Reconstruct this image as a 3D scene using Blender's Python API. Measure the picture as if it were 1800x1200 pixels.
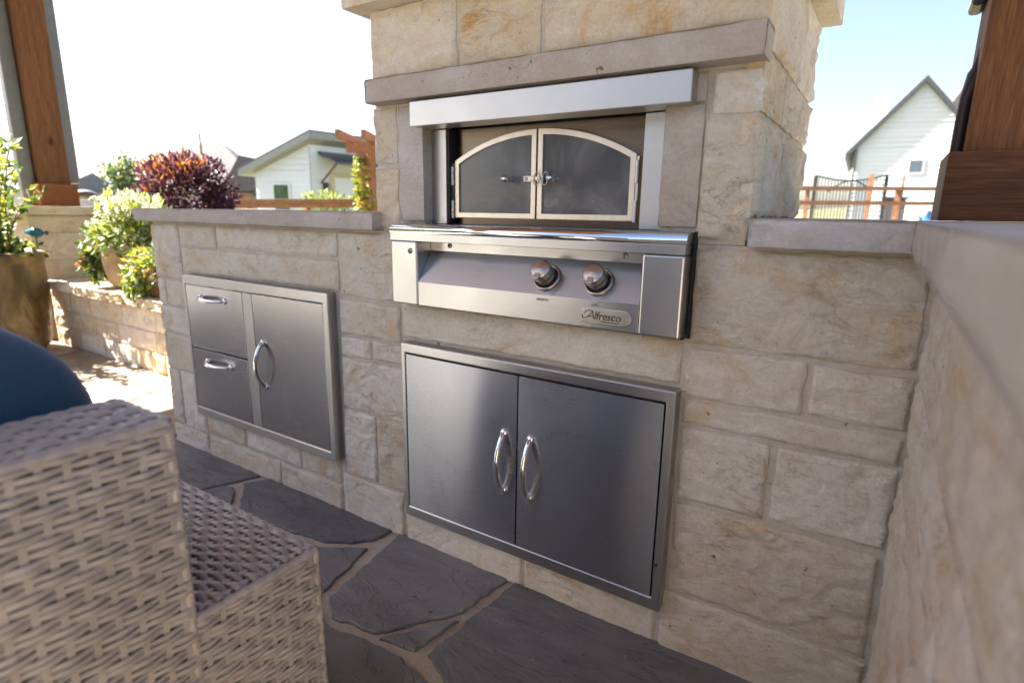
import bpy, math, random
import numpy as np
from mathutils import Vector, Matrix, noise

random.seed(7); RNG = np.random.default_rng(7)
S = bpy.context.scene
C = S.collection
for o in list(bpy.data.objects): bpy.data.objects.remove(o)

# ------------------------------------------------------------------ camera
CAM = Vector((0.0, -1.1714, 1.0))
YAW, PITCH, ROLL = math.radians(32.65), math.radians(12.836), math.radians(0.867)
FPX = 998.8                                     # focal length in pixels of an 1800 px wide frame
_f0 = Vector((-math.sin(YAW), math.cos(YAW), 0)); _r0 = Vector((math.cos(YAW), math.sin(YAW), 0)); _u0 = Vector((0, 0, 1))
FWD = math.cos(PITCH) * _f0 - math.sin(PITCH) * _u0
_u = math.cos(PITCH) * _u0 + math.sin(PITCH) * _f0
RIGHT = math.cos(ROLL) * _r0 + math.sin(ROLL) * _u
UP = -math.sin(ROLL) * _r0 + math.cos(ROLL) * _u
cam_d = bpy.data.cameras.new('camera'); cam = bpy.data.objects.new('camera', cam_d); C.objects.link(cam)
cam.matrix_world = Matrix(((RIGHT.x, UP.x, -FWD.x, CAM.x), (RIGHT.y, UP.y, -FWD.y, CAM.y), (RIGHT.z, UP.z, -FWD.z, CAM.z), (0, 0, 0, 1)))
cam_d.sensor_width = 36; cam_d.lens = 36 * FPX / 1800
cam_d.clip_start = 0.01; cam_d.clip_end = 3000
cam_d.dof.use_dof = True; cam_d.dof.focus_distance = 1.32; cam_d.dof.aperture_fstop = 3.2
S.camera = cam

# ------------------------------------------------------------------ sky and sun
SUN_DIR = Vector((1.0, 0.24, -1.12)).normalized()          # direction the light travels
elev = math.asin(-SUN_DIR.z); az = math.atan2(-SUN_DIR.x, -SUN_DIR.y)   # azimuth clockwise from +Y
W = bpy.data.worlds.new('World'); S.world = W; W.use_nodes = True
nt = W.node_tree; nt.nodes.clear()
sky = nt.nodes.new('ShaderNodeTexSky'); sky.sky_type = 'NISHITA'; sky.sun_disc = False
sky.sun_elevation = elev; sky.sun_rotation = az; sky.air_density = 1.0; sky.dust_density = 2.0; sky.ozone_density = 1.0
bg = nt.nodes.new('ShaderNodeBackground'); bg.inputs['Strength'].default_value = 0.05
ow = nt.nodes.new('ShaderNodeOutputWorld')
wb = nt.nodes.new('ShaderNodeMix'); wb.data_type = 'RGBA'; wb.blend_type = 'MULTIPLY'; wb.inputs[0].default_value = 1.0; wb.inputs[7].default_value = (1.04, .972, .968, 1)
nt.links.new(sky.outputs[0], wb.inputs[6]); nt.links.new(wb.outputs[2], bg.inputs[0]); nt.links.new(bg.outputs[0], ow.inputs[0])
sun_d = bpy.data.lights.new('sun', 'SUN'); sun_d.energy = 5.0; sun_d.angle = math.radians(0.53); sun_d.color = (1.0, 0.94, 0.86)
sun = bpy.data.objects.new('sun', sun_d); C.objects.link(sun)
sun.rotation_euler = SUN_DIR.to_track_quat('-Z', 'Y').to_euler()
S.view_settings.view_transform = 'Standard'; S.view_settings.look = 'None'
S.view_settings.exposure = 2.85; S.view_settings.gamma = 1.0
try:
    S.cycles.use_denoising = True; S.cycles.max_bounces = 8; S.cycles.diffuse_bounces = 5; S.cycles.caustics_reflective = False
except Exception: pass

def at(px, py, depth):
    """point seen at photo pixel (px, py), at a depth along the view axis"""
    return CAM + (FWD + RIGHT * ((px - 900) / FPX) - UP * ((py - 600) / FPX)) * depth

# ------------------------------------------------------------------ materials
class NT:
    def __init__(s, name):
        s.m = bpy.data.materials.new(name); s.m.use_nodes = True
        s.t = s.m.node_tree; s.b = s.t.nodes['Principled BSDF']
        s.co = s.t.nodes.new('ShaderNodeTexCoord')
    def n(s, typ, **kw):
        x = s.t.nodes.new(typ)
        for k, v in kw.items():
            if k in x.inputs.keys(): x.inputs[k].default_value = v
            else: setattr(x, k, v)
        return x
    def l(s, a, b): s.t.links.new(a, b)
    def noise(s, scale, detail=6, rough=.55, stretch=None, coord='Object', dist=0.0):
        x = s.n('ShaderNodeTexNoise', Scale=scale, Detail=detail, Roughness=rough, Distortion=dist)
        src = s.co.outputs[coord]
        if stretch:
            mp = s.n('ShaderNodeMapping'); mp.inputs['Scale'].default_value = stretch
            s.l(src, mp.inputs[0]); src = mp.outputs[0]
        s.l(src, x.inputs['Vector']); return x.outputs['Fac']
    def ramp(s, fac, stops):
        r = s.n('ShaderNodeValToRGB'); e = r.color_ramp.elements
        while len(e) < len(stops): e.new(0.5)
        for i, (p, c) in enumerate(stops):
            e[i].position = p; e[i].color = (c, c, c, 1) if isinstance(c, (int, float)) else (*c, 1)
        s.l(fac, r.inputs[0]); return r.outputs[0]
    def mix(s, fac, a, b, mode='MIX'):
        x = s.n('ShaderNodeMix', data_type='RGBA', blend_type=mode)
        for v, i in ((fac, 0), (a, 6), (b, 7)):
            if isinstance(v, (int, float)): x.inputs[i].default_value = v
            elif isinstance(v, tuple): x.inputs[i].default_value = (*v, 1)
            else: s.l(v, x.inputs[i])
        return x.outputs[2]
    def bump(s, h, strength, dist, prev=None):
        x = s.n('ShaderNodeBump', Strength=strength, Distance=dist); s.l(h, x.inputs['Height'])
        if prev is not None: s.l(prev, x.inputs['Normal'])
        return x.outputs[0]
    def set(s, **kw):
        for k, v in kw.items():
            i = s.b.inputs[k.replace('_', ' ')]
            if isinstance(v, (int, float)): i.default_value = v
            elif isinstance(v, tuple): i.default_value = (*v, 1) if len(v) == 3 else v
            else: s.l(v, i)
        return s.m
    def objrand(s):
        return s.n('ShaderNodeObjectInfo').outputs['Random']

def plain(name, col, rough=.6, metal=0.0, var=0.12, scale=14, bump=0.0, **kw):
    k = NT(name); f = k.noise(scale, 5)
    c = k.mix(k.ramp(f, [(.3, 0.0), (.7, 1.0)]), tuple(x * (1 - var) for x in col), tuple(min(1, x * (1 + var)) for x in col))
    k.set(Base_Color=c, Roughness=rough, Metallic=metal)
    if bump: k.set(Normal=k.bump(k.noise(scale * 5, 6), bump, .004))
    for a, b in kw.items(): k.b.inputs[a.replace('_', ' ')].default_value = b
    return k.m

def limestone(name, base, tan, stain, stain_amt=.6, grit=1.0):
    k = NT(name)
    mid = k.noise(11, 9, .68, stretch=(1, 1, 1.7), dist=.8); fine = k.noise(150, 5, .75)
    c = k.mix(k.ramp(mid, [(.36, 0.0), (.66, 1.0)]), base, tan)
    st = k.ramp(k.noise(5.0, 9, .70, dist=1.3), [(.52, 0.0), (.70, stain_amt)])
    c = k.mix(st, c, stain)
    st2 = k.ramp(k.noise(19, 6, .7, dist=.8), [(.58, 0.0), (.72, stain_amt * .6)])
    c = k.mix(st2, c, stain)
    pale = k.ramp(k.noise(7.5, 6, .65), [(.50, 0.0), (.68, .6)])
    c = k.mix(pale, c, tuple(min(.86, .25 + .72 * x) for x in base))
    c = k.mix(.30, c, k.ramp(fine, [(.30, .45), (.62, 1.0)]), 'MULTIPLY')
    crk = k.ramp(k.noise(6.5, 7, .62, stretch=(1, 1, 2.4), dist=1.6), [(.487, 0.0), (.5, 1.0), (.513, 0.0)])
    msk = k.ramp(k.noise(4.3, 2, .5), [(.48, 0.0), (.62, 1.0)])
    crm = k.mix(1.0, crk, msk, 'MULTIPLY')
    c = k.mix(k.mix(1.0, crm, (.45, .45, .45), 'MULTIPLY'), c, tuple(.5 * x for x in stain))
    pits = k.ramp(k.noise(52, 2, .5), [(.235, .8), (.275, 0.0)])
    c = k.mix(pits, c, (.13, .09, .055))
    hv = k.n('ShaderNodeHueSaturation'); k.l(c, hv.inputs['Color'])
    mr = k.n('ShaderNodeMapRange'); k.l(k.objrand(), mr.inputs[0]); mr.inputs[3].default_value = .90; mr.inputs[4].default_value = 1.08
    k.l(mr.outputs[0], hv.inputs['Value'])
    ms = k.n('ShaderNodeMapRange'); k.l(k.objrand(), ms.inputs[0]); ms.inputs[3].default_value = 1.2; ms.inputs[4].default_value = .78
    k.l(ms.outputs[0], hv.inputs['Saturation'])
    inv = k.n('ShaderNodeInvert'); k.l(crm, inv.inputs['Color'])
    n0 = k.bump(inv.outputs[0], .5 * grit, .004)
    n1 = k.bump(k.noise(24, 12, .74, stretch=(1, 1, 1.6), dist=1.0), .9 * grit, .0075, n0)
    n2 = k.bump(k.noise(240, 5, .75), .6 * grit, .002, n1)
    return k.set(Base_Color=hv.outputs[0], Roughness=.9, Normal=n2, Specular_IOR_Level=.2)

M = {}
M['lime'] = limestone('limestone', (.77, .69, .57), (.71, .605, .465), (.64, .42, .19), .75)
M['lime_warm'] = limestone('limestone_warm', (.80, .69, .53), (.75, .605, .42), (.70, .42, .16), .9)
M['sand'] = limestone('mauve_sandstone', (.55, .485, .42), (.51, .44, .375), (.48, .37, .27), .35, .7)
M['mortar'] = limestone('mortar', (.62, .545, .45), (.57, .49, .395), (.52, .37, .22), .3, .6)
M['floor_mortar'] = limestone('floor_mortar', (.50, .435, .36), (.45, .385, .31), (.36, .27, .19), .25, 1.0)

def slate(name, a, b, rust, lightv=1.0):
    k = NT(name)
    f = k.noise(4, 7, .65, stretch=(1, 2.4, 1), dist=1.5)
    c = k.mix(k.ramp(f, [(.3, 0.0), (.7, 1.0)]), a, b)
    c = k.mix(k.ramp(k.noise(2.3, 4, .6, dist=1), [(.5, 0.0), (.75, .5)]), c, rust)
    vein = k.ramp(k.noise(3.1, 3, .5, dist=2.4), [(.495, 0.0), (.5, .45), (.505, 0.0)])
    vein = k.mix(1.0, vein, k.ramp(k.noise(2.7, 2, .5), [(.55, 0.0), (.66, 1.0)]), 'MULTIPLY')
    c = k.mix(vein, c, tuple(min(1, 2.0 * x) for x in b))
    spots = k.ramp(k.noise(26, 2, .5), [(.70, 0.0), (.74, .5)])
    c = k.mix(spots, c, tuple(min(1, 2.2 * x) for x in a))
    dark = k.ramp(k.noise(48, 2, .5), [(.24, .8), (.29, 0.0)])
    c = k.mix(dark, c, (.015, .014, .013))
    hv = k.n('ShaderNodeHueSaturation'); k.l(c, hv.inputs['Color'])
    mr = k.n('ShaderNodeMapRange'); k.l(k.objrand(), mr.inputs[0]); mr.inputs[3].default_value = .72; mr.inputs[4].default_value = 1.35
    k.l(mr.outputs[0], hv.inputs['Value'])
    lay = k.ramp(k.noise(2.6, 9, .62, stretch=(1, 1.9, 1), dist=.7), [(.34, 0.0), (.45, .25), (.465, .55), (.55, .62), (.565, .9), (.7, 1.0)])
    c0 = k.mix(k.ramp(k.noise(1.7, 6, .7, stretch=(1, 3.0, 1), dist=.5), [(.40, 0.0), (.62, .55)]), hv.outputs[0], tuple(.55 * x for x in a))
    n1 = k.bump(lay, .75, .010); n2 = k.bump(k.noise(60, 6, .7), .35, .003, n1)
    return k.set(Base_Color=c0, Roughness=k.ramp(k.noise(9, 4), [(.3, .42), (.7, .68)]), Normal=n2)
M['slate'] = slate('slate', (.138, .143, .150), (.215, .220, .228), (.170, .148, .136))
M['concrete'] = plain('pale_concrete', (.50, .46, .40), .85, var=.08, scale=3, bump=.2)
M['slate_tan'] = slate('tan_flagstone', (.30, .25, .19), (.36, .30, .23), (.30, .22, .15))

def steel(name, col, rough, aniso, axis=(0, 0, 1), streak=(1.5, 260, 260), dirt=.25):
    k = NT(name)
    br = k.noise(9, 3, .6, stretch=streak)
    sm = k.noise(4.5, 5, .6, dist=.6)
    r = k.mix(.5, k.ramp(br, [(.3, rough * .8), (.7, rough * 1.25)]), k.ramp(sm, [(.3, rough * .8), (.75, rough * 1.3)]))
    c = k.mix(k.ramp(sm, [(.35, 0.0), (.8, dirt)]), col, tuple(x * .62 for x in col))
    tg = k.n('ShaderNodeCombineXYZ')
    for i in range(3): tg.inputs[i].default_value = axis[i]
    nb = k.bump(k.noise(14, 4, .6, stretch=streak), .006, .0003)
    m = k.set(Base_Color=c, Metallic=1.0, Roughness=r, Anisotropic=aniso, Normal=nb)
    k.l(tg.outputs[0], k.b.inputs['Tangent']); return m
M['steel'] = steel('brushed_steel', (.50, .49, .47), .30, .65)
M['steel_door'] = steel('brushed_steel_door', (.46, .46, .46), .29, .95)
M['steel_drawer'] = steel('brushed_steel_drawer', (.40, .39, .38), .24, .35)
M['steel_dull'] = steel('brushed_steel_dull', (.54, .53, .50), .40, .4)
M['steel_dark'] = steel('heat_tinted_steel', (.18, .145, .11), .28, .6, dirt=.5)
M['chrome'] = plain('chrome', (.80, .80, .81), .06, 1.0, var=.03)
M['knob'] = plain('satin_nickel', (.47, .42, .38), .36, 1.0, var=.06)
M['badge'] = plain('pewter', (.46, .43, .39), .34, 1.0, var=.15, scale=60)
M['ivory'] = plain('ivory_door_frame', (.72, .64, .53), .36, .8, var=.08, scale=40)
k = NT('smoked_glass')
sm = k.noise(7, 7, .65, dist=.8)
M['glass_dark'] = k.set(Base_Color=k.mix(k.ramp(sm, [(.4, 0.0), (.75, 1.0)]), (.075, .080, .088), (.15, .145, .14)), Roughness=k.ramp(sm, [(.35, .12), (.7, .32)]), Specular_IOR_Level=.8)
M['black'] = plain('dark_gap', (.012, .011, .010), .7)
M['ink'] = plain('etched_lettering', (.06, .06, .065), .6)
M['rubber'] = plain('dark_brown_conduit', (.035, .024, .022), .42)
M['grey_metal'] = plain('grey_painted_metal', (.17, .17, .165), .45, .0, bump=.05)
M['hose'] = plain('grey_corrugated_plastic', (.13, .135, .135), .5)

def wood(name, a, b, knots=True, stretch=(14, 14, .8), ax=2):
    k = NT(name)
    f = k.noise(3.2, 8, .65, stretch=stretch, dist=1.2)
    c = k.mix(k.ramp(f, [(.32, 0.0), (.66, 1.0)]), a, b)
    fine = k.noise(26, 4, .6, stretch=stretch)
    c = k.mix(.55, c, k.ramp(fine, [(.32, .25), (.66, 1.0)]), 'MULTIPLY')
    if knots:
        c = k.mix(k.ramp(k.noise(4.2, 2, .4, stretch=(1.6, 1.6, 1.0)), [(.25, .85), (.31, 0.0)]), c, (.03, .015, .008))
    return k.set(Base_Color=c, Roughness=.68, Specular_IOR_Level=.3, Normal=k.bump(fine, .25, .002))
M['wood'] = wood('stained_cedar', (.15, .055, .018), (.32, .135, .045))
M['wood_h'] = wood('stained_cedar_trim', (.10, .036, .014), (.22, .085, .03), False, (.8, 14, 14))
M['wood_h2'] = wood('stained_cedar_trim_orange', (.26, .085, .024), (.36, .135, .045), False, (14, .8, 14))
M['wood_o'] = wood('stained_cedar_orange', (.15, .058, .02), (.29, .125, .045))
M['wood_ceiling'] = wood('cedar_ceiling_boards', (.26, .11, .04), (.42, .19, .075), True, (.6, 12, 12))
M['fence_wood'] = wood('weathered_cedar_fence', (.34, .16, .085), (.45, .22, .12), False, (1, 1, 1))

def fabric(name, col):
    k = NT(name)
    w = k.n('ShaderNodeTexWave', Scale=420.0, Distortion=1.0); k.l(k.co.outputs['Object'], w.inputs['Vector'])
    c = k.mix(k.noise(220, 3), tuple(.8 * x for x in col), tuple(1.2 * x for x in col))
    return k.set(Base_Color=c, Roughness=.92, Sheen_Weight=.3, Normal=k.bump(k.noise(500, 3), .4, .0015))
M['blue'] = fabric('navy_blue_canvas', (.009, .050, .095))
def wicker(name, a, b):
    k = NT(name)
    f = k.noise(45, 4, .6); g = k.noise(9, 3)
    c = k.mix(k.ramp(f, [(.3, 0.0), (.7, 1.0)]), a, b)
    c = k.mix(k.ramp(g, [(.4, 0.0), (.7, .4)]), c, tuple(.7 * x for x in a))
    return k.set(Base_Color=c, Roughness=.42, Normal=k.bump(k.noise(300, 3, stretch=(1, 1, 4)), .2, .001))
M['wicker'] = wicker('woven_resin_wicker', (.30, .262, .232), (.41, .365, .33))
M['wicker_core'] = plain('dark_inner_frame', (.045, .033, .027), .8)
M['white_siding'] = plain('white_siding', (.74, .765, .80), .55, var=.03, scale=2)
M['white_trim'] = plain('white_trim', (.82, .82, .82), .5, var=.02)
M['shingle'] = plain('grey_brown_shingles', (.13, .115, .115), .85, var=.3, scale=9, bump=.4)
M['shingle_blue'] = plain('blue_grey_shingles', (.15, .165, .185), .85, var=.15, scale=6, bump=.3)
M['brick_tan'] = plain('tan_brick', (.42, .33, .27), .85, var=.2, scale=10)
M['fascia'] = plain('dark_fascia', (.06, .062, .07), .5)
M['fascia_grey'] = plain('grey_fascia', (.30, .30, .29), .5)
M['window'] = plain('window_glass', (.10, .13, .16), .08, 0, var=.2, scale=3)
M['window_green'] = plain('window_glass_painted_reflection', (.03, .10, .045), .10, 0, var=.6, scale=4)  # garden reflection painted into the green glass colour
M['door_cream'] = plain('cream_door', (.62, .52, .32), .5)
M['awning'] = plain('dark_metal_awning', (.07, .085, .105), .3, .6)
M['iron'] = plain('black_iron', (.03, .027, .025), .5)
M['terracotta'] = plain('terracotta', (.38, .17, .085), .8, var=.25, scale=8, bump=.3)
M['tan_clay'] = plain('tan_clay', (.44, .30, .17), .75, var=.35, scale=7, bump=.3)
k = NT('mottled_glazed_clay')
f = k.noise(4, 7, .65, stretch=(1, 1, .5), dist=1.2)
M['glaze'] = k.set(Base_Color=k.ramp(f, [(.36, (.07, .042, .014)), (.52, (.22, .135, .042)), (.64, (.44, .33, .18))]), Roughness=.45, Normal=k.bump(f, .2, .01))
M['soil'] = plain('potting_soil', (.04, .028, .02), .95)
M['blue_glaze'] = plain('blue_glass', (.02, .12, .19), .12, var=.4, scale=30)
M['bark'] = plain('bark', (.12, .085, .06), .9, var=.3, scale=20, bump=.5)
M['pale_plaster'] = plain('brown_stucco', (.16, .12, .095), .9, var=.1, bump=.3)
M['dark_interior'] = plain('dark_door_glass', (.02, .02, .022), .1)
M['tarp_blue'] = plain('blue_tarp', (.10, .26, .5), .5, var=.5, scale=5)
M['tarp_white'] = plain('white_sacking', (.7, .7, .68), .7)
def leaf(name, col, trans=.35):
    k = NT(name); f = k.noise(5, 2)
    c = k.mix(f, tuple(.65 * x for x in col), tuple(1.35 * x for x in col))
    m = k.set(Base_Color=c, Roughness=.45)
    tr = k.n('ShaderNodeBsdfTranslucent'); k.l(c, tr.inputs[0])
    ms = k.n('ShaderNodeMixShader'); ms.inputs[0].default_value = trans
    out = k.t.nodes['Material Output']
    k.l(k.b.outputs[0], ms.inputs[1]); k.l(tr.outputs[0], ms.inputs[2]); k.l(ms.outputs[0], out.inputs[0])
    return m
for n_, c_ in dict(lf_green=(.09, .16, .025), lf_lime=(.34, .37, .045), lf_dark=(.03, .075, .018), lf_pale=(.45, .50, .30), lf_cream=(.62, .60, .42),
                   lf_purple=(.04, .010, .022), lf_plum=(.085, .022, .045), lf_pink=(.28, .12, .15), lf_orange=(.50, .17, .035), lf_gold=(.55, .34, .04),
                   lf_tree=(.06, .115, .035), lf_tree2=(.10, .16, .05), lf_red=(.3, .03, .02)).items(): M[n_] = leaf(n_, c_)
k = NT('grass_ground'); f = k.noise(.35, 6); g = k.noise(9, 5)
M['grass'] = k.set(Base_Color=k.mix(.5, k.ramp(f, [(.35, (.09, .088, .045)), (.65, (.14, .13, .07))]), k.ramp(g, [(.3, (.06, .07, .025)), (.7, (.16, .15, .07))])), Roughness=.95, Normal=k.bump(g, .6, .05))

# ------------------------------------------------------------------ mesh helpers
class MB:
    def __init__(s): s.v = []; s.f = []; s.mi = []; s.sm = []
    def add(s, vs, fs, mi=0, smooth=False):
        b = len(s.v); s.v += [tuple(x) for x in vs]
        s.f += [tuple(i + b for i in f) for f in fs]; s.mi += [mi] * len(fs); s.sm += [smooth] * len(fs); return s
    def box(s, x0, x1, y0, y1, z0, z1, mi=0):
        return s.add([(x, y, z) for x in (x0, x1) for y in (y0, y1) for z in (z0, z1)],
                     [(0, 1, 3, 2), (4, 6, 7, 5), (0, 4, 5, 1), (2, 3, 7, 6), (0, 2, 6, 4), (1, 5, 7, 3)], mi)
    def obox(s, o, a, b, c, mi=0):
        """oriented box: corner o and three edge vectors"""
        o, a, b, c = map(Vector, (o, a, b, c))
        return s.add([o + i * a + j * b + k * c for i in (0, 1) for j in (0, 1) for k in (0, 1)],
                     [(0, 1, 3, 2), (4, 6, 7, 5), (0, 4, 5, 1), (2, 3, 7, 6), (0, 2, 6, 4), (1, 5, 7, 3)], mi)
    def tube(s, pts, rad, n=10, mi=0, cap=True, ref=None, flat=None):
        pts = [Vector(p) for p in pts]; R = rad if isinstance(rad, (list, tuple)) else [rad] * len(pts)
        rings = []
        for i, p in enumerate(pts):
            t = (pts[min(i + 1, len(pts) - 1)] - pts[max(i - 1, 0)]).normalized()
            up = Vector(ref) if ref else (Vector((0, 0, 1)) if abs(t.z) < .95 else Vector((1, 0, 0)))
            a = t.cross(up).normalized(); b = a.cross(t).normalized()
            fa, fb = flat if flat else (1, 1)
            rings.append([p + R[i] * (fa * math.cos(2 * math.pi * k / n) * a + fb * math.sin(2 * math.pi * k / n) * b) for k in range(n)])
        vs = [q for r in rings for q in r]
        fs = [(i * n + k, i * n + (k + 1) % n, (i + 1) * n + (k + 1) % n, (i + 1) * n + k) for i in range(len(pts) - 1) for k in range(n)]
        s.add(vs, fs, mi, True)
        if cap:
            s.add(rings[0], [tuple(range(n - 1, -1, -1))], mi); s.add(rings[-1], [tuple(range(n))], mi)
        return s
    def lathe(s, prof, o=(0, 0, 0), axis=(0, 0, 1), n=32, mi=0, wob=0.0):
        ax = Vector(axis).normalized(); u = ax.orthogonal().normalized(); w = ax.cross(u); o = Vector(o)
        vs = []
        for r, h in prof:
            for k in range(n):
                a = 2 * math.pi * k / n
                rr = r * (1 + wob * noise.noise(Vector((math.cos(a) * 2, math.sin(a) * 2, h * 6))))
                vs.append(o + ax * h + rr * (math.cos(a) * u + math.sin(a) * w))
        fs = [(i * n + k, i * n + (k + 1) % n, (i + 1) * n + (k + 1) % n, (i + 1) * n + k) for i in range(len(prof) - 1) for k in range(n)]
        return s.add(vs, fs, mi, True)
    def prism(s, poly, axis_vec, mi=0):
        """closed polygon (3d points) extruded along axis_vec"""
        n = len(poly); a = Vector(axis_vec); P = [Vector(p) for p in poly]
        return s.add(P + [p + a for p in P], [tuple(range(n - 1, -1, -1)), tuple(range(n, 2 * n))] + [(i, (i + 1) % n, n + (i + 1) % n, n + i) for i in range(n)], mi)
    def build(s, name, mats, parent=None, bevel=0.0, seg=2, recalc=True):
        me = bpy.data.meshes.new(name); me.from_pydata(s.v, [], s.f)
        mats = mats if isinstance(mats, (list, tuple)) else [mats]
        for m in mats: me.materials.append(M[m] if isinstance(m, str) else m)
        if len(mats) > 1: me.polygons.foreach_set('material_index', s.mi)
        me.polygons.foreach_set('use_smooth', s.sm); 
        me.update()
        if recalc:
            import bmesh
            bm = bmesh.new(); bm.from_mesh(me); bmesh.ops.recalc_face_normals(bm, faces=bm.faces); bm.to_mesh(me); bm.free()
        o = bpy.data.objects.new(name, me); C.objects.link(o)
        if bevel:
            b = o.modifiers.new('bevel', 'BEVEL'); b.width = bevel; b.segments = seg; b.limit_method = 'ANGLE'; b.angle_limit = math.radians(40); b.harden_normals = False
        if parent is not None: adopt(o, parent)
        return o

def adopt(o, parent):
    o.parent = parent
    if parent.type == 'EMPTY': o.matrix_parent_inverse = Matrix.Translation(-Vector(parent.location))
    else:
        q = parent
        inv = Matrix.Identity(4)
        if q.parent is not None and q.parent.type == 'EMPTY': inv = Matrix.Identity(4)
        o.matrix_parent_inverse = inv
def thing(name, label, cat, loc=(0, 0, 0), group=None):
    o = bpy.data.objects.new(name, None); C.objects.link(o); o.location = loc; o.empty_display_size = .1
    return tag(o, label, cat, group)
def tag(o, label=None, cat=None, group=None, kind=None):
    if label: o['label'] = label
    if cat: o['category'] = cat
    if group: o['group'] = group
    if kind: o['kind'] = kind
    return o

# rock-faced stone: a displaced grid on a plane given by origin o, in-plane axes a (length w) and b (length h), outward normal n
def fbm(p, oct=4): return noise.fractal(p, 0.9, 2.1, oct)
def rockface(name, parent, o, a, b, n, w, h, mat, depth=.03, amp=.007, out=.004, res=.0085, edge=.007, jit=.004):
    a, b, n, o = Vector(a).normalized(), Vector(b).normalized(), Vector(n).normalized(), Vector(o)
    nx, nz = max(4, int(w / res)), max(4, int(h / res))
    sd = Vector((random.random() * 50, random.random() * 50, random.random() * 50))
    tx, tz = random.uniform(-.5, .5), random.uniform(-.5, .5)
    vs = []
    for j in range(nz + 1):
        for i in range(nx + 1):
            u, v = i / nx * w, j / nz * h
            q = sd + Vector((u, v, 0))
            d = min(u, w - u, v, h - v)
            e = max(0., 1 - d / edge); e = e * e
            warp = Vector((noise.noise(q * 7), noise.noise(q * 7 + Vector((9, 9, 9))), 0)) * .05
            w2 = q + warp * 1.4
            rid = 1 - abs(noise.noise(Vector((w2.x * 9 + w2.y * 6, w2.y * 19 - w2.x * 3, 3.7))))
            chip = noise.noise(Vector((w2.x * 16, w2.y * 24, 8.1))); chip = max(-.25, min(.25, chip)) * 2.2
            hgt = amp * (.75 * fbm(w2 * 7, 3) + .55 * chip - .9 * max(0, rid - .86) / .14 * .5 + .38 * noise.turbulence(q * 34, 3, False) - .2 + .16 * fbm(q * 110, 2))
            hgt += amp * (tx * (u / w - .5) + tz * (v / h - .5))
            y = (out + hgt) * (1 - e) + (-.0010) * e
            ju = jit * noise.noise(Vector((v * 30, 1.3, sd.x))) * (1 if i in (0, nx) else 0)
            jv = jit * noise.noise(Vector((u * 30, 7.3, sd.y))) * (1 if j in (0, nz) else 0)
            vs.append(o + a * (u + ju) + b * (v + jv) + n * y)
    N = nx + 1
    fs = [(j * N + i, j * N + i + 1, (j + 1) * N + i + 1, (j + 1) * N + i) for j in range(nz) for i in range(nx)]
    mb = MB(); mb.add(vs, fs, 0, True)
    ring = [i for i in range(N)] + [j * N + nx for j in range(1, nz + 1)] + [nz * N + i for i in range(nx - 1, -1, -1)] + [j * N for j in range(nz - 1, 0, -1)]
    back = [vs[i] - n * depth for i in ring]; m = len(ring)
    mb.add([vs[i] for i in ring] + back, [(i, i + m, (i + 1) % m + m, (i + 1) % m) for i in range(m)] + [tuple(range(2 * m - 1, m - 1, -1))], 0, False)
    return mb.build(name, mat, parent)

def slab(name, parent, x0, x1, y0, y1, z0, z1, mat, faces='f', amp=.003, res=.010):
    """sawn slab with a rough-split front (f: -y, l: -x, r: +x ends)"""
    nx, nz = max(4, int((x1 - x0) / res)), max(4, int((z1 - z0) / .007)); ny = max(3, int((y1 - y0) / .03))
    sd = Vector((random.random() * 40, random.random() * 40, 0))
    def disp(p, nrm, on):
        if not on: return Vector(p)
        q = Vector(p) + sd
        v = (p[2] - z0) / (z1 - z0)
        k = amp * (fbm(q * 12, 4) + 1.2 * (abs(noise.noise(Vector((q.x * 10 + q.z * 16, q.y * 10, q.z * 22)))) - .35)) - .003 * (abs(2 * v - 1) ** 8)
        return Vector(p) + Vector(nrm) * k
    mb = MB()
    def grid(o, a, b, na, nb, nrm, on):
        o, a, b = Vector(o), Vector(a), Vector(b)
        vs = [disp(o + a * (i / na) + b * (j / nb), nrm, on) for j in range(nb + 1) for i in range(na + 1)]
        mb.add(vs, [(j * (na + 1) + i, j * (na + 1) + i + 1, (j + 1) * (na + 1) + i + 1, (j + 1) * (na + 1) + i) for j in range(nb) for i in range(na)], 0, on)
    X, Y, Z = (x1 - x0, 0, 0), (0, y1 - y0, 0), (0, 0, z1 - z0)
    grid((x0, y0, z0), X, Z, nx, nz, (0, -1, 0), 'f' in faces)
    grid((x0, y1, z0), X, Z, 1, 1, (0, 1, 0), False)
    grid((x0, y0, z0), Y, Z, ny, nz, (-1, 0, 0), 'l' in faces)
    grid((x1, y0, z0), Y, Z, ny, nz, (1, 0, 0), 'r' in faces)
    grid((x0, y0, z1), X, Y, 1, 1, (0, 0, 1), False)
    grid((x0, y0, z0), X, Y, 1, 1, (0, 0, -1), False)
    return mb.build(name, mat, parent)

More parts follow.
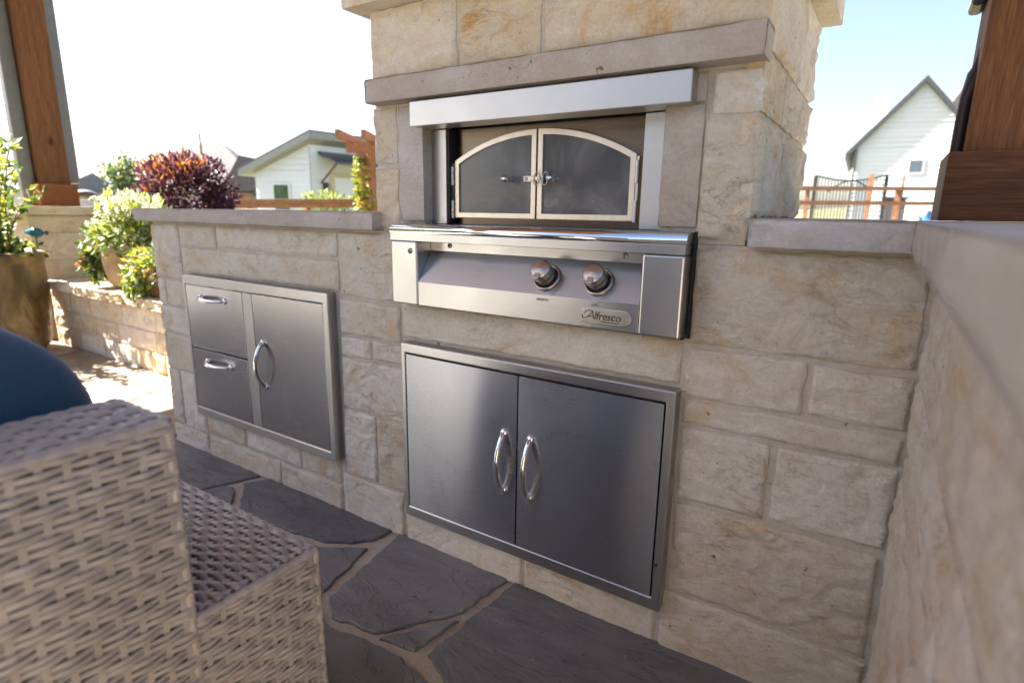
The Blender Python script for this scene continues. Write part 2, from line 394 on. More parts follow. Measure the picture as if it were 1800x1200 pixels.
# ================================================================== SETTING: ground, patio floor
g = MB(); g.add([(-900, -900, -.12), (900, -900, -.12), (900, 900, -.12), (-900, 900, -.12)], [(0, 1, 2, 3)])
tag(g.build('ground', 'grass'), kind='structure')
fl = MB(); fl.box(-9.2, 3.0, -3.6, 1.0, -.2, .0); fl.box(-3.19, 6.0, -8.95, -3.6, -.2, -.001)
floor = tag(fl.build('patio_floor', 'floor_mortar'), kind='structure')
dk = MB(); dk.box(-16, -3.2, -8.95, -3.61, -.2, .002)  # unseen pale deck added to bounce sunlight onto the stone walls
tag(dk.build('bounce_deck', 'concrete'), kind='structure')
def flag(poly, mat='slate', z=.009):
    P = []
    n = len(poly)
    for i in range(n):
        a, b = Vector((*poly[i], 0)), Vector((*poly[(i + 1) % n], 0)); L = (b - a).length; m = max(1, int(L / .015)); nn = Vector(((b - a).y, -(b - a).x, 0)).normalized()
        for j in range(m):
            p = a.lerp(b, j / m); P.append(p + nn * (.007 * noise.noise(p * 22) + .005 * noise.noise(p * 70)))
    c = sum(P, Vector()) / len(P); N = len(P); dz = random.uniform(-.002, .003)
    ins = [p + (c - p).normalized() * .003 for p in P]
    vs = [(p.x, p.y, -.01) for p in P] + [(p.x, p.y, z - .004 + dz) for p in P] + [(p.x, p.y, z + dz) for p in ins]
    mb = MB(); mb.add(vs, [(i, (i + 1) % N, N + (i + 1) % N, N + i) for i in range(N)] + [(N + i, N + (i + 1) % N, 2 * N + (i + 1) % N, 2 * N + i) for i in range(N)] + [tuple(range(2 * N, 3 * N))])
    return mb.build('flagstone', mat, floor)
for poly in [
    [(-2.52, -.28), (-2.52, -.0), (-1.875, .0), (-1.918, -.113), (-1.95, -.185), (-2.15, -.26)],
    [(-1.945, -.20), (-1.915, -.125), (-1.875, -.112), (-1.745, -.205), (-1.80, -.33), (-1.97, -.31)],
    [(-1.868, -.08), (-1.82, .0), (-1.19, .0), (-1.203, -.08), (-1.312, -.160), (-1.45, -.182), (-1.70, -.20)],
    [(-1.72, -.235), (-1.45, -.207), (-1.305, -.186), (-1.185, -.112), (-1.132, -.317), (-1.25, -.52), (-1.70, -.50), (-1.79, -.36)],
    [(-1.16, .0), (-.755, .0), (-.775, -.174), (-.906, -.353), (-1.038, -.372), (-1.098, -.332)],
    [(-.885, -.357), (-.768, -.205), (-.788, -.342)],
    [(-1.10, -.362), (-1.023, -.396), (-.904, -.378), (-.827, -.374), (-.705, -.392), (-.70, -.72), (-1.2, -.72), (-1.23, -.54)],
    [(-.728, .0), (.07, .0), (.07, -.5), (-.55, -.46), (-.668, -.372), (-.757, -.334)],
    [(.07, -.52), (-.55, -.48), (-.67, -.40), (-.68, -.95), (.07, -.95)]]: flag(poly)
def voro(x0, x1, y0, y1, n, gap=.011, mat=lambda c: 'slate', seed=1):
    r = random.Random(seed); nx = max(1, round(math.sqrt(n * (x1 - x0) / (y1 - y0)))); ny = max(1, round(n / nx))
    pts = [(x0 + (i + .5 + r.uniform(-.36, .36)) * (x1 - x0) / nx, y0 + (j + .5 + r.uniform(-.36, .36)) * (y1 - y0) / ny) for i in range(nx) for j in range(ny)]
    for a in pts:
        poly = [(x0 + gap, y0 + gap), (x1 - gap, y0 + gap), (x1 - gap, y1 - gap), (x0 + gap, y1 - gap)]
        for b in pts:
            if b is a: continue
            d = (b[0] - a[0], b[1] - a[1]); L = math.hypot(*d); mx, my = (a[0] + b[0]) / 2 - d[0] / L * gap, (a[1] + b[1]) / 2 - d[1] / L * gap
            out = []
            for i in range(len(poly)):
                p, q = poly[i], poly[(i + 1) % len(poly)]
                sp = (p[0] - mx) * d[0] + (p[1] - my) * d[1]; sq = (q[0] - mx) * d[0] + (q[1] - my) * d[1]
                if sp <= 0: out.append(p)
                if sp * sq < 0: t = sp / (sp - sq); out.append((p[0] + t * (q[0] - p[0]), p[1] + t * (q[1] - p[1])))
            poly = out
            if len(poly) < 3: break
        if len(poly) >= 3: flag(poly, mat(a))
voro(-2.52, -1.76, -.95, -.33, 5, seed=2); voro(-1.72, -1.24, -.95, -.54, 2, seed=3); voro(-1.22, -.70, -.95, -.74, 2, seed=4)
voro(-2.52, .07, -2.6, -.96, 14, seed=5); voro(-3.19, 6.0, -8.9, -3.62, 40, seed=9, gap=.015); voro(-2.52, 3.0, -3.6, -2.61, 12, seed=8, mat=lambda c: 'slate')
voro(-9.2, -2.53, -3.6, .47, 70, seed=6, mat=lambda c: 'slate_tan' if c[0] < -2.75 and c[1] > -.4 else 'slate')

# ================================================================== STONE BAR WALL
bar = thing('stone_bar_wall', 'cream limestone bar wall with mauve stone caps holding the steel cabinets', 'wall', (-1.2, .3, 0))
MB().box(-2.475, .38, .0034, .68, -.05, .942).build('mortar_bed', 'mortar', bar)
ST = [  # x0, x1, z0, z1 of every stone in the front face
    (-.312, .074, .742, .934), (-.312, -.091, .626, .730), (-.078, .076, .632, .728), (-.312, .076, .566, .616),
    (-.312, -.137, .392, .555), (-.122, .076, .397, .555), (-.312, .072, .162, .379), (-.326, .078, .0, .150),
    (-.70, -.338, .0, .104), (-1.128, -.712, .0, .104), (-1.122, -.328, .648, .746),
    (-1.372, -1.106, .745, .935), (-1.385, -1.134, .626, .730), (-1.387, -1.257, .556, .613), (-1.246, -1.116, .560, .615),
    (-1.387, -1.116, .386, .546), (-1.390, -1.250, .156, .374), (-1.238, -1.116, .156, .374), (-1.408, -1.140, .0, .145),
    (-2.214, -1.960, .104, .192), (-1.948, -1.632, .105, .192), (-1.620, -1.420, .107, .192),
    (-2.212, -1.756, .0, .093), (-1.745, -1.420, .0, .095),
    (-2.482, -2.284, .726, .932), (-2.482, -2.428, .613, .714), (-2.415, -2.24, .613, .714), (-2.482, -2.24, .500, .603),
    (-2.482, -2.24, .344, .490), (-2.482, -2.398, .098, .335), (-2.388, -2.226, .098, .335), (-2.482, -2.226, .0, .088),
    (-2.270, -2.032, .853, .932), (-2.020, -1.386, .859, .932), (-2.272, -1.383, .757, .845)]
for x0, x1, z0, z1 in ST:
    big = (z1 - z0) > .15
    rockface('stone', bar, (x0, 0, z0), (1, 0, 0), (0, 0, 1), (0, -1, 0), x1 - x0, z1 - z0, 'lime', amp=.0058 if big else .0042, res=.0045 if x0 > -1.45 else .007, out=.005)
for y0, y1, z0, z1 in [(.01, .3, .5, .93), (.31, .66, .62, .93), (.31, .66, .3, .61), (.01, .3, .0, .49), (.31, .66, .0, .29)]:
    rockface('stone', bar, (-2.478, y1, z0), (0, -1, 0), (0, 0, 1), (-1, 0, 0), y1 - y0, z1 - z0, 'lime', res=.02)
slab('cap_stone', bar, -2.53, -1.186, -.04, .72, .945, .9925, 'sand', 'flr', amp=.0035)
slab('cap_stone', bar, -.212, .0395, -.04, .72, .943, .9945, 'sand', 'fl', amp=.005, res=.006)

# return wall on the right, running back towards the viewer
ret = thing('stone_return_wall', 'pale limestone side wall with thick mauve cap running close along the right edge', 'wall', (.25, -1.2, 0))
MB().box(.0852, .40, -2.6, .0005, -.05, .942).build('mortar_bed', 'mortar', ret)
zc = [0, .15, .38, .56, .622, .737, .938]
for r in range(6):
    y = -.012 - (.05 if r % 2 else 0)
    rr = random.Random(20 + r)
    while y > -2.55:
        L = min(rr.uniform(.24, .52), y + 2.6)
        rockface('stone', ret, (.082, y, zc[r] + .004), (0, -1, 0), (0, 0, 1), (-1, 0, 0), L - .012, zc[r + 1] - zc[r] - .011, 'lime', amp=.006, res=.009 if y > -1.1 else .03, out=.005)
        y -= L
for y0, y1 in [(-.62, -.042), (-1.35, -.628), (-2.0, -1.357), (-2.62, -2.007)]:
    slab('cap_stone', ret, .040, .46, y0, y1, .942, .993, 'sand', 'l', amp=.003)
slab('cap_stone', ret, .041, .46, -.038, .72, .943, .9935, 'sand', 'l', amp=.003)

# oven tower above the bar
TX0, TX1, TY = -1.206, -.219, .67
tow = thing('stone_oven_tower', 'cream limestone oven tower rising above the bar with a mauve mantel ledge', 'tower', (-.7125, .33, .95))
MB().box(TX0 + .005, -1.034, .0034, TY, .943, 1.50).build('mortar_core', 'mortar', tow)
MB().box(-.394, TX1 - .005, .0034, TY, .943, 1.50).build('mortar_core', 'mortar', tow)
MB().box(-1.034, -.394, .0035, TY, 1.235, 1.50).build('mortar_core', 'mortar', tow)
MB().box(-1.034, -.394, .12, TY, .95, 1.235).build('mortar_core', 'black', tow)
for x0, x1, z0, z1, m in [(TX0, -1.124, 1.122, 1.264, 'lime'), (TX0, -1.124, .952, 1.110, 'lime_warm'), (-.308, TX1, 1.187, 1.263, 'lime'), (-.316, TX1, .952, 1.172, 'lime'),
                          (TX0, -.922, 1.334, 1.50, 'lime_warm'), (-.911, -.690, 1.334, 1.50, 'lime_warm'), (-.679, TX1, 1.334, 1.50, 'lime_warm')]:
    rockface('stone', tow, (x0, 0, z0), (1, 0, 0), (0, 0, 1), (0, -1, 0), x1 - x0, z1 - z0, m, amp=.009, res=.006, out=.006)
for y0, y1, z0, z1 in [(.0, .30, .998, 1.176), (.31, .665, .998, 1.176), (.0, .24, 1.188, 1.288), (.25, .665, 1.188, 1.290), (.0, .38, 1.30, 1.50), (.39, .665, 1.30, 1.50)]:
    rockface('stone', tow, (TX1, y0, z0), (0, 1, 0), (0, 0, 1), (1, 0, 0), y1 - y0, z1 - z0, 'lime_warm', amp=.009, res=.009, out=.006)
for y0, y1, z0, z1 in [(.0, .665, 1.0, 1.11), (.0, .665, 1.122, 1.264), (.0, .665, 1.275, 1.5)]:
    rockface('stone', tow, (TX0, y1, z0), (0, -1, 0), (0, 0, 1), (-1, 0, 0), y1 - y0, z1 - z0, 'lime', amp=.006, res=.02, out=.003)
slab('mantel', tow, -1.188, -.214, -.050, .02, 1.270, 1.3265, 'sand', 'flr', amp=.003, res=.007)
slab('cap_stone', tow, TX0 - .048, TX1 + .048, -.052, TY + .05, 1.503, 1.56, 'lime_warm', 'flr', amp=.004)
for x0, x1, z0, z1 in [(-1.113, -1.031, .974, 1.262), (-.396, -.319, .976, 1.206), (-.345, -.319, 1.211, 1.262)]:
    slab('jamb_stone', tow, x0, x1, -.003, .05, z0, z1, 'sand', 'f', amp=.0012)

# ================================================================== PIZZA OVEN
XC = -.7125
oven = thing('pizza_oven', 'built-in stainless steel pizza oven with arched double doors and two control knobs', 'oven', (XC, 0, .76))
MB().box(-1.041, -.337, -.040, .03, 1.205, 1.264).build('hood_band', 'steel_dull', oven, .002)
MB().box(-1.030, -.981, .030, .06, .966, 1.2035).build('side_trim', 'steel_dull', oven, .0015)
MB().box(-.449, -.397, .030, .06, .966, 1.2035).build('side_trim', 'steel_dull', oven, .0015)
MB().box(-.981, -.449, .062, .075, .966, 1.2045).build('face_plate', 'steel_dark', oven)
MB().box(-.981, -.9745, .034, .062, .968, 1.2035).build('reveal', 'black', oven)
# shelf with bullnose
prof = [(.062, .9655)] + [(-.040 - .0155 * math.sin(t), .9495 + .0155 * math.cos(t)) for t in [i * math.pi / 2 / 8 for i in range(9)]] + [(-.0555, .9425), (-.043, .9425), (-.02, .945), (.062, .945)]
sh = MB(); sh.prism([(-1.107, y, z) for y, z in prof], (.789, 0, 0)); sh.sm = [False] * len(sh.sm)
so = sh.build('shelf', 'chrome', oven)
for p in so.data.polygons: p.use_smooth = len(p.vertices) == 4
so.data.materials.append(M['steel']); 
for p in so.data.polygons:
    if p.normal.z > .96 or abs(p.normal.x) > .9: p.material_index = 1
MB().box(-1.106, -.319, -.055, .01, .922, .9421).build('front_band', 'steel', oven, .0012)
for x0, x1 in ((-1.105, -1.0125), (-.406, -.3185)):
    MB().box(x0, x1, -.0548, .02, .754, .9215).build('cheek', 'steel', oven, .005, 3)
cp = MB()
P = [(.0, .921), (.0, .897), (-.053, .817), (-.053, .756), (-.045, .756), (.01, .760), (.01, .921)]
cp.prism([(-1.0122, y, z) for y, z in P], (.6059, 0, 0)); cp.build('control_panel', 'steel', oven, .0012)
MB().box(-1.10, -.322, -.02, .012, .748, .7545).build('drip_gap', 'black', oven)
MB().box(-.3180, -.3125, -.008, .012, .750, .967).build('side_gap', 'black', oven)  # near-black strip painted along the gap at the panel end
slope_n = Vector((0, -.080, .053)).normalized()
for kx in (-.637, -.508):
    base = Vector((kx, -.0295, .8525))
    rg = MB(); rg.lathe([(.0, .001), (.033, .001), (.034, .004), (.032, .0075), (.0285, .0085), (.0275, .005), (.0, .005)], base, slope_n, 40)
    kn = rg.build('knob_ring', 'knob', oven)
    kb = MB(); kb.lathe([(.0, .004), (.0225, .004), (.0228, .018), (.0205, .020), (.0205, .023), (.0245, .025), (.0248, .040), (.0225, .046), (.016, .0485), (.0, .0495)], base, slope_n, 40)
    ko = kb.build('knob', 'knob', oven)
    t = Vector((0, -.053, -.080)).normalized()
    gr = MB(); c = base + slope_n * .043 + t * .014
    gr.obox(c - Vector((.0075, 0, 0)) - t * .002, (.015, 0, 0), t * .0155, slope_n * .0065); gr.build('knob_grip', 'knob', ko, .002)
def screw(x, y, z, r=.0065, m='knob'):
    s_ = MB(); s_.lathe([(.0, .004), (r * .6, .0038), (r, .0015), (r, -.001)], (x, y, z), (0, -1, 0), 18); o = s_.build('screw', m, oven)
    MB().box(x - r * .55, x + r * .55, y - .0048, y - .0036, z - .0008, z + .0008).box(x - .0008, x + .0008, y - .0049, y - .0035, z - r * .55, z + r * .55).build('slot', 'black', o)
screw(-.947, .0, .912); screw(-.464, .0, .912); screw(-1.036, -.0548, .897, .0075)
# badge: raised pill plate with script lettering
def pill(cx, cz, w, h, n=14):
    r = h / 2; out = []
    for s_, a0 in ((1, -90), (-1, 90)):
        for i in range(n + 1):
            a = math.radians(a0 + 180 * i / n); out.append((cx + s_ * (w / 2 - r) + r * math.cos(a), cz + r * math.sin(a)))
    return out
bc = (-.480, .7835)
MB().prism([(x, -.0532, z) for x, z in pill(*bc, .118, .0345)], (0, -.0035, 0)).build('badge', 'badge', oven, .0012)
MB().prism([(x, -.0567, z) for x, z in pill(*bc, .110, .0275)], (0, -.0008, 0)).build('badge_inset', 'badge', oven)
def text(s_, x, y, z, size, mat, shear=0.0, ext=.0006, sx=1.0, align='CENTER'):
    cu = bpy.data.curves.new('lettering', 'FONT'); cu.body = s_; cu.size = size; cu.align_x = align; cu.extrude = ext; cu.shear = shear
    o = bpy.data.objects.new('lettering', cu); C.objects.link(o)
    dg = bpy.context.evaluated_depsgraph_get(); me = bpy.data.meshes.new_from_object(o.evaluated_get(dg)); bpy.data.objects.remove(o)
    me.transform(Matrix.Translation((x, y, z)) @ Matrix.Rotation(math.pi / 2, 4, 'X') @ Matrix.Diagonal((sx, 1, 1, 1)))
    m = bpy.data.objects.new('lettering', me); C.objects.link(m); me.materials.clear(); me.materials.append(M[mat]); adopt(m, oven); return m
text('HEARTH', -.636, -.0536, .8035, .0082, 'ink', ext=.0002)
text('LOG', -.505, -.0536, .8045, .0082, 'ink', ext=.0002)
text('lfresco', bc[0] - .0245, -.0578, bc[1] - .007, .0245, 'ink', .18, .0011, .92, 'LEFT')
sw = MB()
def bez(p0, p1, p2, p3, n=14):
    return [tuple((1 - t) ** 3 * a + 3 * (1 - t) ** 2 * t * b + 3 * (1 - t) * t * t * c + t ** 3 * d for a, b, c, d in zip(p0, p1, p2, p3)) for t in [i / n for i in range(n + 1)]]
def stroke(*c): sw.tube([(bc[0] + x, -.0582, bc[1] + z) for x, z in bez(*c)], .0009, 6)
stroke((-.052, .001), (-.054, -.011), (-.040, -.008), (-.028, .0105)); stroke((-.028, .0105), (-.036, .013), (-.047, .010), (-.046, .004))
stroke((-.028, .0105), (-.0265, .002), (-.0255, -.003), (-.0245, -.0065)); stroke((-.038, -.002), (-.034, -.001), (-.030, -.001), (-.026, -.001))
stroke((-.008, -.0095), (.006, -.0125), (.020, -.0105), (.034, -.0105))
sw.build('lettering', 'ink', oven)
# arched doors
DX0, DX1, DZ0, DZS, DZT = -.967, -.470, .983, 1.126, 1.192
DC = (DX0 + DX1) / 2; hw = (DX1 - DX0) / 2; sag = DZT - DZS; AR = (hw * hw + sag * sag) / (2 * sag); ACZ = DZT - AR
def arch(x, r): return ACZ + math.sqrt(max(0, r * r - (x - DC) ** 2))
def door_outline(x0, x1, z0, inset):
    xs = [x0 + (x1 - x0) * i / 18 for i in range(19)]
    return [(x0, z0)] + [(x1, z0)] + [(x, arch(x, AR - inset)) for x in reversed(xs)]
fw = .0135
for side, x0, x1 in ((-1, DX0, DC - .0022), (1, DC + .0022, DX1)):
    outer = door_outline(x0, x1, DZ0, 0); inner = door_outline(x0 + fw, x1 - fw, DZ0 + fw, fw)
    n = len(outer); yf, yb = .047, .060
    vs = [(x, yf, z) for x, z in outer] + [(x, yf, z) for x, z in inner] + [(x, yb, z) for x, z in outer] + [(x, yb, z) for x, z in inner]
    fs = []
    for i in range(n):
        j = (i + 1) % n
        fs += [(i, j, n + j, n + i), (2 * n + i, 2 * n + j, j, i), (n + i, n + j, 3 * n + j, 3 * n + i)]
    d = MB(); d.add(vs, fs); dr = d.build('oven_door', 'ivory', oven, .0012)
    MB().prism([(x, .0525, z) for x, z in door_outline(x0 + fw - .002, x1 - fw + .002, DZ0 + fw - .002, fw - .002)], (0, .005, 0)).build('glass', 'glass_dark', dr)
    # knob on a stem
    kx = DC + side * .052 if side > 0 else DC - .074
    kk = MB(); kk.lathe([(.0, .0), (.0085, .0), (.0085, .006), (.006, .009), (.006, .022), (.009, .024), (.0095, .030), (.0085, .040), (.005, .0445), (.0, .046)], (kx, .0535, 1.078), (0, -1, 0), 20)
    kk.build('door_knob', 'chrome', dr)
    # hinges
    hx = x0 - .0045 if side < 0 else x1 + .0045
    for zz0, zz1 in ((DZ0 - .002, DZ0 + .045), (DZ0 + .082, DZ0 + .13)):
        h = MB()
        m_ = (zz1 - zz0) / 3
        for q in range(3): h.tube([(hx, .044, zz0 + q * m_ + .0006), (hx, .044, zz0 + (q + 1) * m_ - .0006)], .0046, 12)
        h.box(hx - .0035, hx + .0035, .0455, .0615, zz0, zz1); h.build('hinge', 'steel_dull', dr)
    MB().box(hx - .0028, hx + .0028, .046, .0615, DZ0, DZS - .005).build('hinge_strip', 'steel_dull', dr)
la = MB()
la.box(DC - .034, DC - .003, .0415, .047, 1.071, 1.085); la.box(DC + .004, DC + .022, .041, .047, 1.070, 1.086); la.box(DC - .012, DC + .012, .0385, .0425, 1.0735, 1.0825)
la.lathe([(.0, .006), (.004, .005), (.0045, .0)], (DC - .026, .0415, 1.078), (0, -1, 0), 12); la.lathe([(.0, .006), (.004, .005), (.0045, .0)], (DC + .013, .041, 1.078), (0, -1, 0), 12)
la.build('latch', 'ivory', oven, .0015)
for cx in (DC + .006, DC + .030):
    rg = MB(); rg.tube([(cx + .0075 * math.cos(a), .0372 + .003 * math.sin(a), 1.078 + .0155 * math.sin(a)) for a in [i * 2 * math.pi / 24 for i in range(25)]], .0011, 8, cap=False)
    rg.build('latch_ring', 'knob', oven)

# ================================================================== STEEL CABINETS
def frame_ring(x0, x1, z0, z1, bl, br, bb, bt, yf, yb):
    o = [(x0, z0), (x1, z0), (x1, z1), (x0, z1)]; i_ = [(x0 + bl, z0 + bb), (x1 - br, z0 + bb), (x1 - br, z1 - bt), (x0 + bl, z1 - bt)]
    vs = [(x, yf, z) for x, z in o] + [(x, yf, z) for x, z in i_] + [(x, yb, z) for x, z in o] + [(x, yf + .02, z) for x, z in i_]
    fs = []
    for a in range(4):
        b = (a + 1) % 4; fs += [(a, b, 4 + b, 4 + a), (8 + a, 8 + b, b, a), (4 + a, 4 + b, 12 + b, 12 + a)]
    m = MB(); m.add(vs, fs); return m
def bow(a, b, bulge, parent, r=.0062, outv=(0, -1, 0), sidev=(0, 0, 0)):
    a, b, w, sv = Vector(a), Vector(b), Vector(outv), Vector(sidev)
    n = 28; pts = []; rad = []
    for i in range(n + 1):
        t = i / n; s_ = math.sin(math.pi * t) ** .62
        pts.append(a.lerp(b, t) + w * (bulge * s_) + sv * math.sin(math.pi * t)); rad.append(r * (1 + .12 * math.sin(math.pi * t)))
    m = MB(); m.tube(pts, rad, 14, ref=tuple((b - a).cross(w)))
    for p in (a, b): m.lathe([(.0, .0075), (r * 1.35, .0065), (r * 1.75, .001), (r * 1.75, -.001)], p, outv, 18)
    return m.build('handle', 'chrome', parent)
cab = thing('drawer_cabinet', 'steel cabinet with two drawers on the left and one tall door', 'cabinet', (-1.82, 0, .19))
frame_ring(-2.2326, -1.4056, .194, .750, .013, .024, .032, .036, -.030, .004).build('frame', 'steel', cab, .004, 3)
MB().box(-2.225, -1.415, -.014, .004, .20, .744).build('inner_shadow_gap', 'black', cab)
for z0, z1, hz in ((.4735, .7125, .671), (.2275, .4675, .4245)):
    d = MB().box(-2.218, -1.8565, -.0285, -.015, z0, z1).build('drawer', 'steel_drawer', cab, .0016)
    bow((-2.115, -.0285, hz), (-1.962, -.0285, hz), .034, d, .0068)
MB().box(-1.853, -1.8005, -.0283, -.015, .2275, .7125).build('stile', 'steel', cab, .001)
d = MB().box(-1.7975, -1.4315, -.0285, -.015, .2275, .7125).build('cabinet_door', 'steel_drawer', cab, .0016)
bow((-1.7525, -.0285, .548), (-1.7525, -.0285, .390), .036, d, .0068)

acc = thing('access_doors', 'wide steel double access doors under the oven control panel', 'cabinet', (-.7124, 0, .107))
frame_ring(-1.1035, -.3213, .1075, .6385, .016, .021, .033, .029, -.030, .004).build('frame', 'steel', acc, .004, 3)
MB().box(-1.095, -.33, -.012, .004, .115, .632).build('inner_shadow_gap', 'black', acc)
def curved_door(x0, x1, z0, z1, warp):
    """sheet-steel door, very slightly bowed as pressed sheet is"""
    nx, nz = 24, 24; m = MB(); vs = []
    for j in range(nz + 1):
        for i in range(nx + 1):
            u, v = i / nx, j / nz
            e = min(u, 1 - u, v, 1 - v)
            y = -.0285 - warp * math.sin(math.pi * u) * (.4 + .6 * math.sin(math.pi * v))
            vs.append((x0 + (x1 - x0) * u, y, z0 + (z1 - z0) * v))
    N = nx + 1
    m.add(vs, [(j * N + i, j * N + i + 1, (j + 1) * N + i + 1, (j + 1) * N + i) for j in range(nz) for i in range(nx)], 0, True)
    ring = [i for i in range(N)] + [j * N + nx for j in range(1, nz + 1)] + [nz * N + i for i in range(nx - 1, -1, -1)] + [j * N for j in range(nz - 1, 0, -1)]
    k_ = len(ring); m.add([vs[i] for i in ring] + [(vs[i][0], -.0125, vs[i][2]) for i in ring], [(i, i + k_, (i + 1) % k_ + k_, (i + 1) % k_) for i in range(k_)])
    return m
for x0, x1, hx in ((-1.0855, -.7145, -.750), (-.7105, -.3455, -.671)):
    d = curved_door(x0, x1, .1425, .6065, .0055).build('cabinet_door', 'steel_door', acc)
    bow((hx, -.0305, .449), (hx, -.0305, .291), .036, d, .0068)
MB().box(-.3378, -.3335, -.0315, -.029, .223, .230).build('catch', 'black', acc)

# ================================================================== WICKER ARMCHAIR
chair = thing('wicker_sofa', 'woven beige wicker sofa seen from behind in the near left corner', 'sofa', (-.95, -1.3, 0))
SX, SB, SYE, ARM, SZ, AZ = -.592, .118, -.895, .167, .787, .55     # back face x, back thickness, back end y, arm width, back and arm heights
def weave(name, o, a, b, n, w, h, pitch=.0078, sp=.0205, amp=.0017, pair=2, rt=.0019):
    """rows of flat strands along a, stacked along b, woven over and under stakes"""
    o, a, b, n = Vector(o), Vector(a), Vector(b), Vector(n)
    rows = max(1, int(round(h / pitch))); pitch = h / rows; ks = max(2, int(round(w / sp))); sp = w / ks
    sub = 4; m = ks * sub + 1; cs = 6
    ang = [2 * math.pi * k / cs + .5236 for k in range(cs)]
    V = np.zeros((rows, m, cs, 3)); A, B_, Nn, O = map(np.array, (a, b, n, o))
    t = np.linspace(0, w, m)
    for r in range(rows):
        ph = math.pi * (t / sp + r // pair)
        dep = amp * np.sin(ph) + .0001 * RNG.normal(size=m); wob = .0005 * np.sin(t * 23 + r * 2.1) + .0002 * np.sin(t * 71 + r)
        c0 = (r + .5) * pitch + wob; rw = pitch * (.48 + .03 * RNG.normal())
        for k in range(cs):
            V[r, :, k] = O + np.outer(t, A) + np.outer(c0 + rw * math.cos(ang[k]), B_) + np.outer(dep + rt * math.sin(ang[k]), Nn)
    idx = np.arange(rows * m * cs).reshape(rows, m, cs)
    q = np.stack([idx[:, :-1, :], np.roll(idx, -1, 2)[:, :-1, :], np.roll(idx, -1, 2)[:, 1:, :], idx[:, 1:, :]], -1).reshape(-1, 4)
    mb = MB(); mb.v = V.reshape(-1, 3).tolist(); mb.f = q.tolist(); mb.mi = [0] * len(q); mb.sm = [True] * len(q)
    for k in range(ks):                                    # stakes between the over and under passes
        c = o + a * ((k + .5) * sp - .0032) - n * .0012
        mb.obox(c, a * .0064, b * h, n * .0018)
    ob = mb.build(name, 'wicker', chair, recalc=True); tag(ob, kind='stuff'); return ob
YB = -1.72
MB().box(SX - SB + .006, SX - .005, YB, SYE - .005, .10, SZ - .005).build('back_core', 'wicker_core', chair, .012)
MB().box(SX - .70, SX - .005, SYE + .003, SYE + ARM - .005, .06, AZ - .005).build('arm_core', 'wicker_core', chair, .010)
MB().box(SX - .70, SX - .005, YB, YB + ARM, .06, AZ - .005).build('arm_core', 'wicker_core', chair, .010)
weave('woven_back_panel', (SX, YB, .10), (0, 1, 0), (0, 0, 1), (1, 0, 0), SYE - YB - .001, SZ - .10 - .006)
weave('woven_back_top', (SX - SB + .008, YB, SZ), (0, 1, 0), (1, 0, 0), (0, 0, 1), SYE - YB - .006, SB - .014)
weave('woven_back_end', (SX - .004, SYE, AZ), (-1, 0, 0), (0, 0, 1), (0, 1, 0), SB - .01, SZ - AZ - .006)
weave('woven_arm_side', (SX - .0006, SYE - .001, .06), (0, 1, 0), (0, 0, 1), (1, 0, 0), ARM - .003, AZ - .06 - .006)
weave('woven_arm_top', (SX - .006, SYE + .005, AZ), (-1, 0, 0), (0, 1, 0), (0, 0, 1), .69, ARM - .010, .0112, .019, .0028, 1, .0028)
weave('woven_arm_end', (SX - .004, SYE + ARM, .06), (-1, 0, 0), (0, 0, 1), (0, 1, 0), .69, AZ - .066)
def piping(pts, r=.006): 
    m = MB(); P_ = []
    for i in range(len(pts) - 1):
        a, b = Vector(pts[i]), Vector(pts[i + 1]); k_ = max(2, int((b - a).length / .006))
        P_ += [a.lerp(b, j / k_) for j in range(k_)]
    P_.append(Vector(pts[-1])); m.tube(P_, [r * (1 + .16 * math.sin(i * 2.1)) for i in range(len(P_))], 8); return m.build('wrapped_edge', 'wicker', chair)
e_ = .004
piping([(SX - e_, YB, SZ - e_), (SX - e_, SYE - e_, SZ - e_)]); piping([(SX - SB + .006, YB, SZ - e_), (SX - SB + .006, SYE - e_, SZ - e_)]); piping([(SX - e_, SYE - e_, SZ - e_), (SX - SB + .006, SYE - e_, SZ - e_)])
piping([(SX - e_, SYE - e_, .1), (SX - e_, SYE - e_, SZ - e_)]); piping([(SX - e_, SYE + ARM - e_, .06), (SX - e_, SYE + ARM - e_, AZ - e_), (SX - .70, SYE + ARM - e_, AZ - e_)]); piping([(SX - e_, SYE, AZ - e_), (SX - e_, SYE + ARM - e_, AZ - e_)])
MB().box(SX - .69, SX - SB, YB + ARM, SYE, .10, .26).build('seat_base', 'wicker_core', chair, .008)
for lx in (SX - .66, SX - .04):
    for ly in (YB + .05, SYE + ARM - .05): MB().box(lx - .02, lx + .02, ly - .02, ly + .02, .009, .07).build('leg', 'wicker_core', chair, .003)
def cushion(name, label, c, sx, sy, sz, e=3.2, lean=0.0):
    m = MB(); nu, nv = 48, 28; vs = []
    def sp_(x, p): return math.copysign(abs(x) ** p, x)
    for j in range(nv + 1):
        ph = -math.pi / 2 + math.pi * j / nv
        for i in range(nu):
            th = 2 * math.pi * i / nu
            x = sp_(math.cos(ph), 1.0) * sp_(math.cos(th), 2 / e); y = sp_(math.cos(ph), 2 / e) * sp_(math.sin(th), 2 / e); z = sp_(math.sin(ph), 2 / e)
            x *= sx / 2 * (1 - .25 * (y * y * z * z)); q = Vector((x, y * sy / 2, z * sz / 2))
            q *= 1 + .015 * noise.noise(q * 9 + Vector(c)); q.x -= lean * q.z
            vs.append(Vector(c) + q)
    m.add(vs, [(j * nu + i, j * nu + (i + 1) % nu, (j + 1) * nu + (i + 1) % nu, (j + 1) * nu + i) for j in range(nv) for i in range(nu)], 0, True)
    return tag(m.build(name, 'blue'), label, 'cushion', None)
